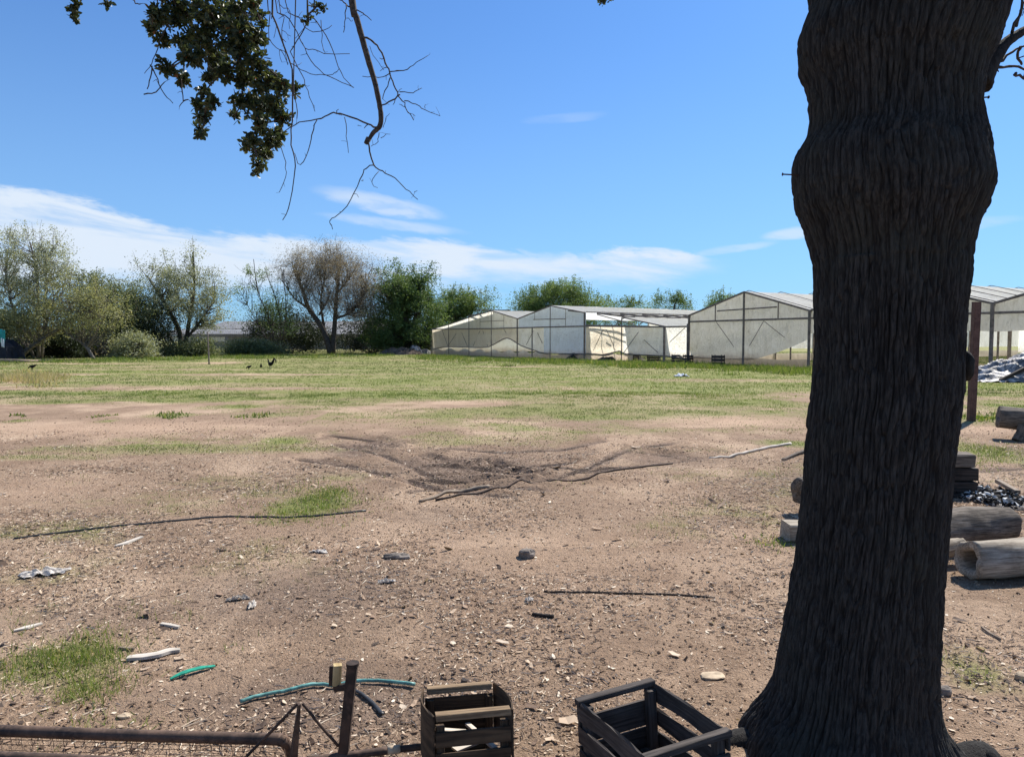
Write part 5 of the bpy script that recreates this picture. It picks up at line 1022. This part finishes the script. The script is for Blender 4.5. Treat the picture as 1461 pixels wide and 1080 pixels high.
# ------------------------------------------------------------------ foreground crates
def rotm(rx=0, ry=0, rz=0):
    return Matrix.Rotation(rz, 3, 'Z') @ Matrix.Rotation(ry, 3, 'Y') @ Matrix.Rotation(rx, 3, 'X')
def warp_board(x0, x1, z0, z1, y, th, bow=.0):
    """board along local x, standing on edge, bowed outward"""
    V = []; n_ = 9; L_ = []
    for i in range(n_):
        u = i/(n_-1); x = x0+(x1-x0)*u; yy = y+bow*math.sin(math.pi*u); e = .0035*math.sin(i*1.3+z0*40)+random.uniform(-.0015, .0015)
        for a, b in ((0, z0+e), (th, z0+e), (th, z1+e), (0, z1-e)): V.append([x, yy+a, b]); L_.append([x+z0*9, a, b])
    F = [[i*4+k, (i+1)*4+k, (i+1)*4+(k+1) % 4, i*4+(k+1) % 4] for i in range(n_-1) for k in range(4)]+[[0, 1, 2, 3], [4*n_-1, 4*n_-2, 4*n_-3, 4*n_-4]]
    return V, F, L_
def apply(mb, T_):
    T_ = np.array(T_); s = []
    for i in range(len(mb.V)): mb.V[i] = mb.V[i]@T_[:3, :3].T
    return mb
# right crate: length along local y
def crate_right():
    A = np.array([.556, 2.83]); B = np.array([.262, 2.70]); C = np.array([.775, 2.43])
    yaw = math.atan2(A[1]-B[1], A[0]-B[0]); W_ = np.linalg.norm(A-B); Lg = .46; H = .27
    ux_ = (A-B)/W_; uy_ = np.array([-ux_[1], ux_[0]])
    ctr = B+ux_*W_/2-uy_*Lg/2; root = empty('wooden_crate', (ctr[0], ctr[1], gz(*ctr)), yaw); tag(root, 'grey empty slatted crate touching the root of the big trunk', 'crate')
    hw, hl = W_/2, Lg/2; m_ = M['cratedark']
    for e in (-1, 1):
        mb = MB(); mb.box((0, e*(hl-.008), H-.010), (W_+.02, .032, .022), None, .001); mb.box((0, e*(hl+.002), H-.125), (W_, .011, .10), None, .001); mb.box((0, e*(hl+.002), .045), (W_, .011, .085), None, .001); mb.build('end_panel', m_, root)
        mb = MB()
        for z0, z1 in ((.195, .262), (.10, .165), (.01, .075)):
            V, F, L_ = warp_board(-hl, hl, z0, z1, 0, .008, .006*e)
            V = np.array(V)[:, [1, 0, 2]]; V[:, 0] = e*(hw-.001)+V[:, 0]*(1 if e > 0 else -1); mb.add(V, F, L_)
        mb.build('side_panel', m_, root)
        for f in (-1, 1): mb = MB(); mb.box((f*(hw-.022), e*(hl-.03), H/2-.012), (.036, .036, H-.026), None, .001); mb.build('corner_post', m_, root)
    mb = MB()
    for k in range(4): mb.box((-hw+.045+k*(W_-.09)/3, 0, .012), (.055, Lg-.03, .008), None, .001)
    mb.build('bottom', m_, root)
    root.rotation_euler = (R(-2.5), R(-2.5), yaw); root.location.z += .012
    return root
crate_right()
def crate_left():
    far = np.array([-.205, 2.80, .262]); near = np.array([-.135, 2.50, .315]); W_ = .262
    d_ = near-far; Lg = np.linalg.norm(d_); root = empty('wooden_crate', (0, 0, 0)); tag(root, 'brown broken crate tipped up against the rusty pipe end', 'crate')
    y_ = -d_/Lg; x_ = np.array([1, .10, .0]); x_ -= y_*(x_@y_); x_ /= np.linalg.norm(x_); z_ = np.cross(x_, y_)
    ctr = (far+near)/2; H = .27
    root.matrix_world = Matrix(((x_[0], y_[0], z_[0], ctr[0]-z_[0]*H), (x_[1], y_[1], z_[1], ctr[1]-z_[1]*H), (x_[2], y_[2], z_[2], ctr[2]-z_[2]*H), (0, 0, 0, 1)))
    hw, hl = W_/2, Lg/2; m_ = M['crate']
    for e in (-1, 1):
        mb = MB(); mb.box((0, e*hl, H-.010), (W_ if e < 0 else W_*.95, .040, .022), None, .0015); mb.build('top_bar', M['cratebar_lit'], root)
        mb = MB(); mb.box((0, e*(hl+.004), H-.085), (W_, .010, .050 if e < 0 else .09), None, .001); mb.box((0, e*(hl+.004), H-.155), (W_, .010, .05), None, .001); mb.box((0, e*(hl+.004), .05), (W_, .010, .08), None, .001); mb.build('end_panel', m_, root)
        mb = MB()
        V, F, L_ = warp_board(-hl-.01, hl+.012, .08, .265, 0, .006, .022); V = np.array(V)[:, [1, 0, 2]]; V[:, 0] = e*(hw+.004)+V[:, 0]*e; mb.add(V, F, L_); mb.build('side_panel', m_, root)
        for f in (-1, 1): mb = MB(); mb.box((f*(hw-.018), e*(hl-.014), H/2-.02), (.028, .026, H-.045), None, .001); mb.build('corner_post', m_, root)
    mb = MB(); 
    for k in range(3): mb.box((-hw+.05+k*.08, 0, .02), (.06, Lg, .007), None, .001)
    mb.build('bottom', m_, root)
    mb = MB(); mb.box((-.05, .02, .15), (.12, .035, .01), np.array(rotm(0, .2, .15))); mb.box((.03, -.02, .12), (.17, .05, .008), np.array(rotm(0, -.15, .3))); mb.box((.055, .0, .13), (.02, .22, .01), np.array(rotm(.1, 0, .3))); o = mb.build('wood_scraps', M['palewood'], None)
    o.matrix_world = root.matrix_world.copy(); tag(o, 'loose pale slats lying inside the brown crate', 'wood scraps')
crate_left()
# ------------------------------------------------------------------ rusty frame
fr = empty('metal_frame', (-1.0, 2.6, 0)); tag(fr, 'rusty pipe frame with wire mesh and short uprights lying in the foreground', 'metal frame')
def fp(mb, name, mat, smooth=True):
    o = mb.build(name, mat, None, smooth); o.parent = fr; o.matrix_parent_inverse = Matrix.Translation(-fr.location); return o
def PZ(px, py, z): return G(px, py, z)
z_ = .14; mb = MB(); mb.tube([PZ(-260, 1034, z_), PZ(0, 1042, z_), PZ(200, 1049, z_), PZ(385, 1054, z_), PZ(402, 1056, z_-.002), PZ(409, 1063, z_-.03), PZ(416, 1080, .06), PZ(424, 1105, .0)], [.021]*5+[.019, .016, .015], 14, 6, 0); fp(mb, 'rail', M['rust'])
mb = MB(); mb.tube([PZ(-260, 1074, z_), PZ(0, 1080, z_), PZ(300, 1094, z_)], .02, 14, 6, 0); fp(mb, 'rail', M['rust'])
mb = MB()
for k in range(26):
    x_ = -180+k*23+random.uniform(-1.5, 1.5); a = PZ(x_, 1036+(x_+180)*.033+12, z_-.012); mb.tube([a, a+[0, -.012, -.014], a+[.001, -.02, -.004]], .0018, 5, 3)
for dy in (11, 19, 27, 34): mb.tube([PZ(-200, 1036+dy, z_-.02), PZ(100, 1046+dy+random.uniform(-1, 1), z_-.03), PZ(400, 1058+dy*.8, z_-.02)], .0012, 4, 6)
for k in range(40):
    x_ = -180+k*15; mb.tube([PZ(x_, 1046+(x_+180)*.03, z_-.02), PZ(x_+2, 1062+(x_+180)*.03, z_-.03), PZ(x_-1, 1078+(x_+180)*.03, z_-.015)], .0009, 4, 2)
fp(mb, 'wire_mesh', M['rust'])
yy = 2.6; mb = MB(); a = P(486, 1130, yy); b = P(503, 948, yy); mb.bar(a*[1, 1, 0], b, .036, .034, (0, 1, 0)); mb.tube([b-[0, 0, .004], b+[0, 0, .008]], .023, 14); fp(mb, 'upright', M['rustdark'], False)
mb = MB(); mb.box(P(481, 962, yy+.02), (.030, .028, .074), np.array(rotm(0, .06, .3))); fp(mb, 'wood_wedge', M['block'], False)
mb = MB(); mb.bar(P(478, 981, yy+.02), P(497, 979, yy), .022, .022); mb.bar(P(474, 950, yy+.03), P(473, 978, yy+.03), .006, .02); fp(mb, 'bracket', M['rustdark'], False)
yv = 2.56; mb = MB(); c1 = P(427, 1004, yv); mb.tube([P(415, 1140, yv)*[1, 1, 0], P(421, 1060, yv), c1], [.030, .022, .010], 4, 1, 0, .6); fp(mb, 'upright', M['rustdark'], False)
for q in ([(425, 1003), (390, 1040), (345, 1086), (325, 1115)], [(432, 1003), (455, 1032), (483, 1064)]):
    mb = MB(); mb.tube([P(x, y, yv+.01) for x, y in q], .0055, 8, 3); fp(mb, 'brace_rod', M['rustdark'])
mb = MB(); mb.tube([PZ(430, 1086, .10), PZ(500, 1077, .10), PZ(570, 1068, .10)], .014, 12, 3); fp(mb, 'cross_pipe', M['rust'])
mb = MB(); mb.tube([PZ(553, 1070, .10), PZ(571, 1068, .10)], .0152, 12, 2); fp(mb, 'cross_pipe_glint', M['palestone'])  # pale band painting the bright glint on the pipe, in stone colour
mb = MB(); mb.tube([PZ(570, 1068, .10), PZ(592, 1066, .10), PZ(630, 1062, .09)], .012, 12, 2); fp(mb, 'cross_pipe', M['rustdark'])
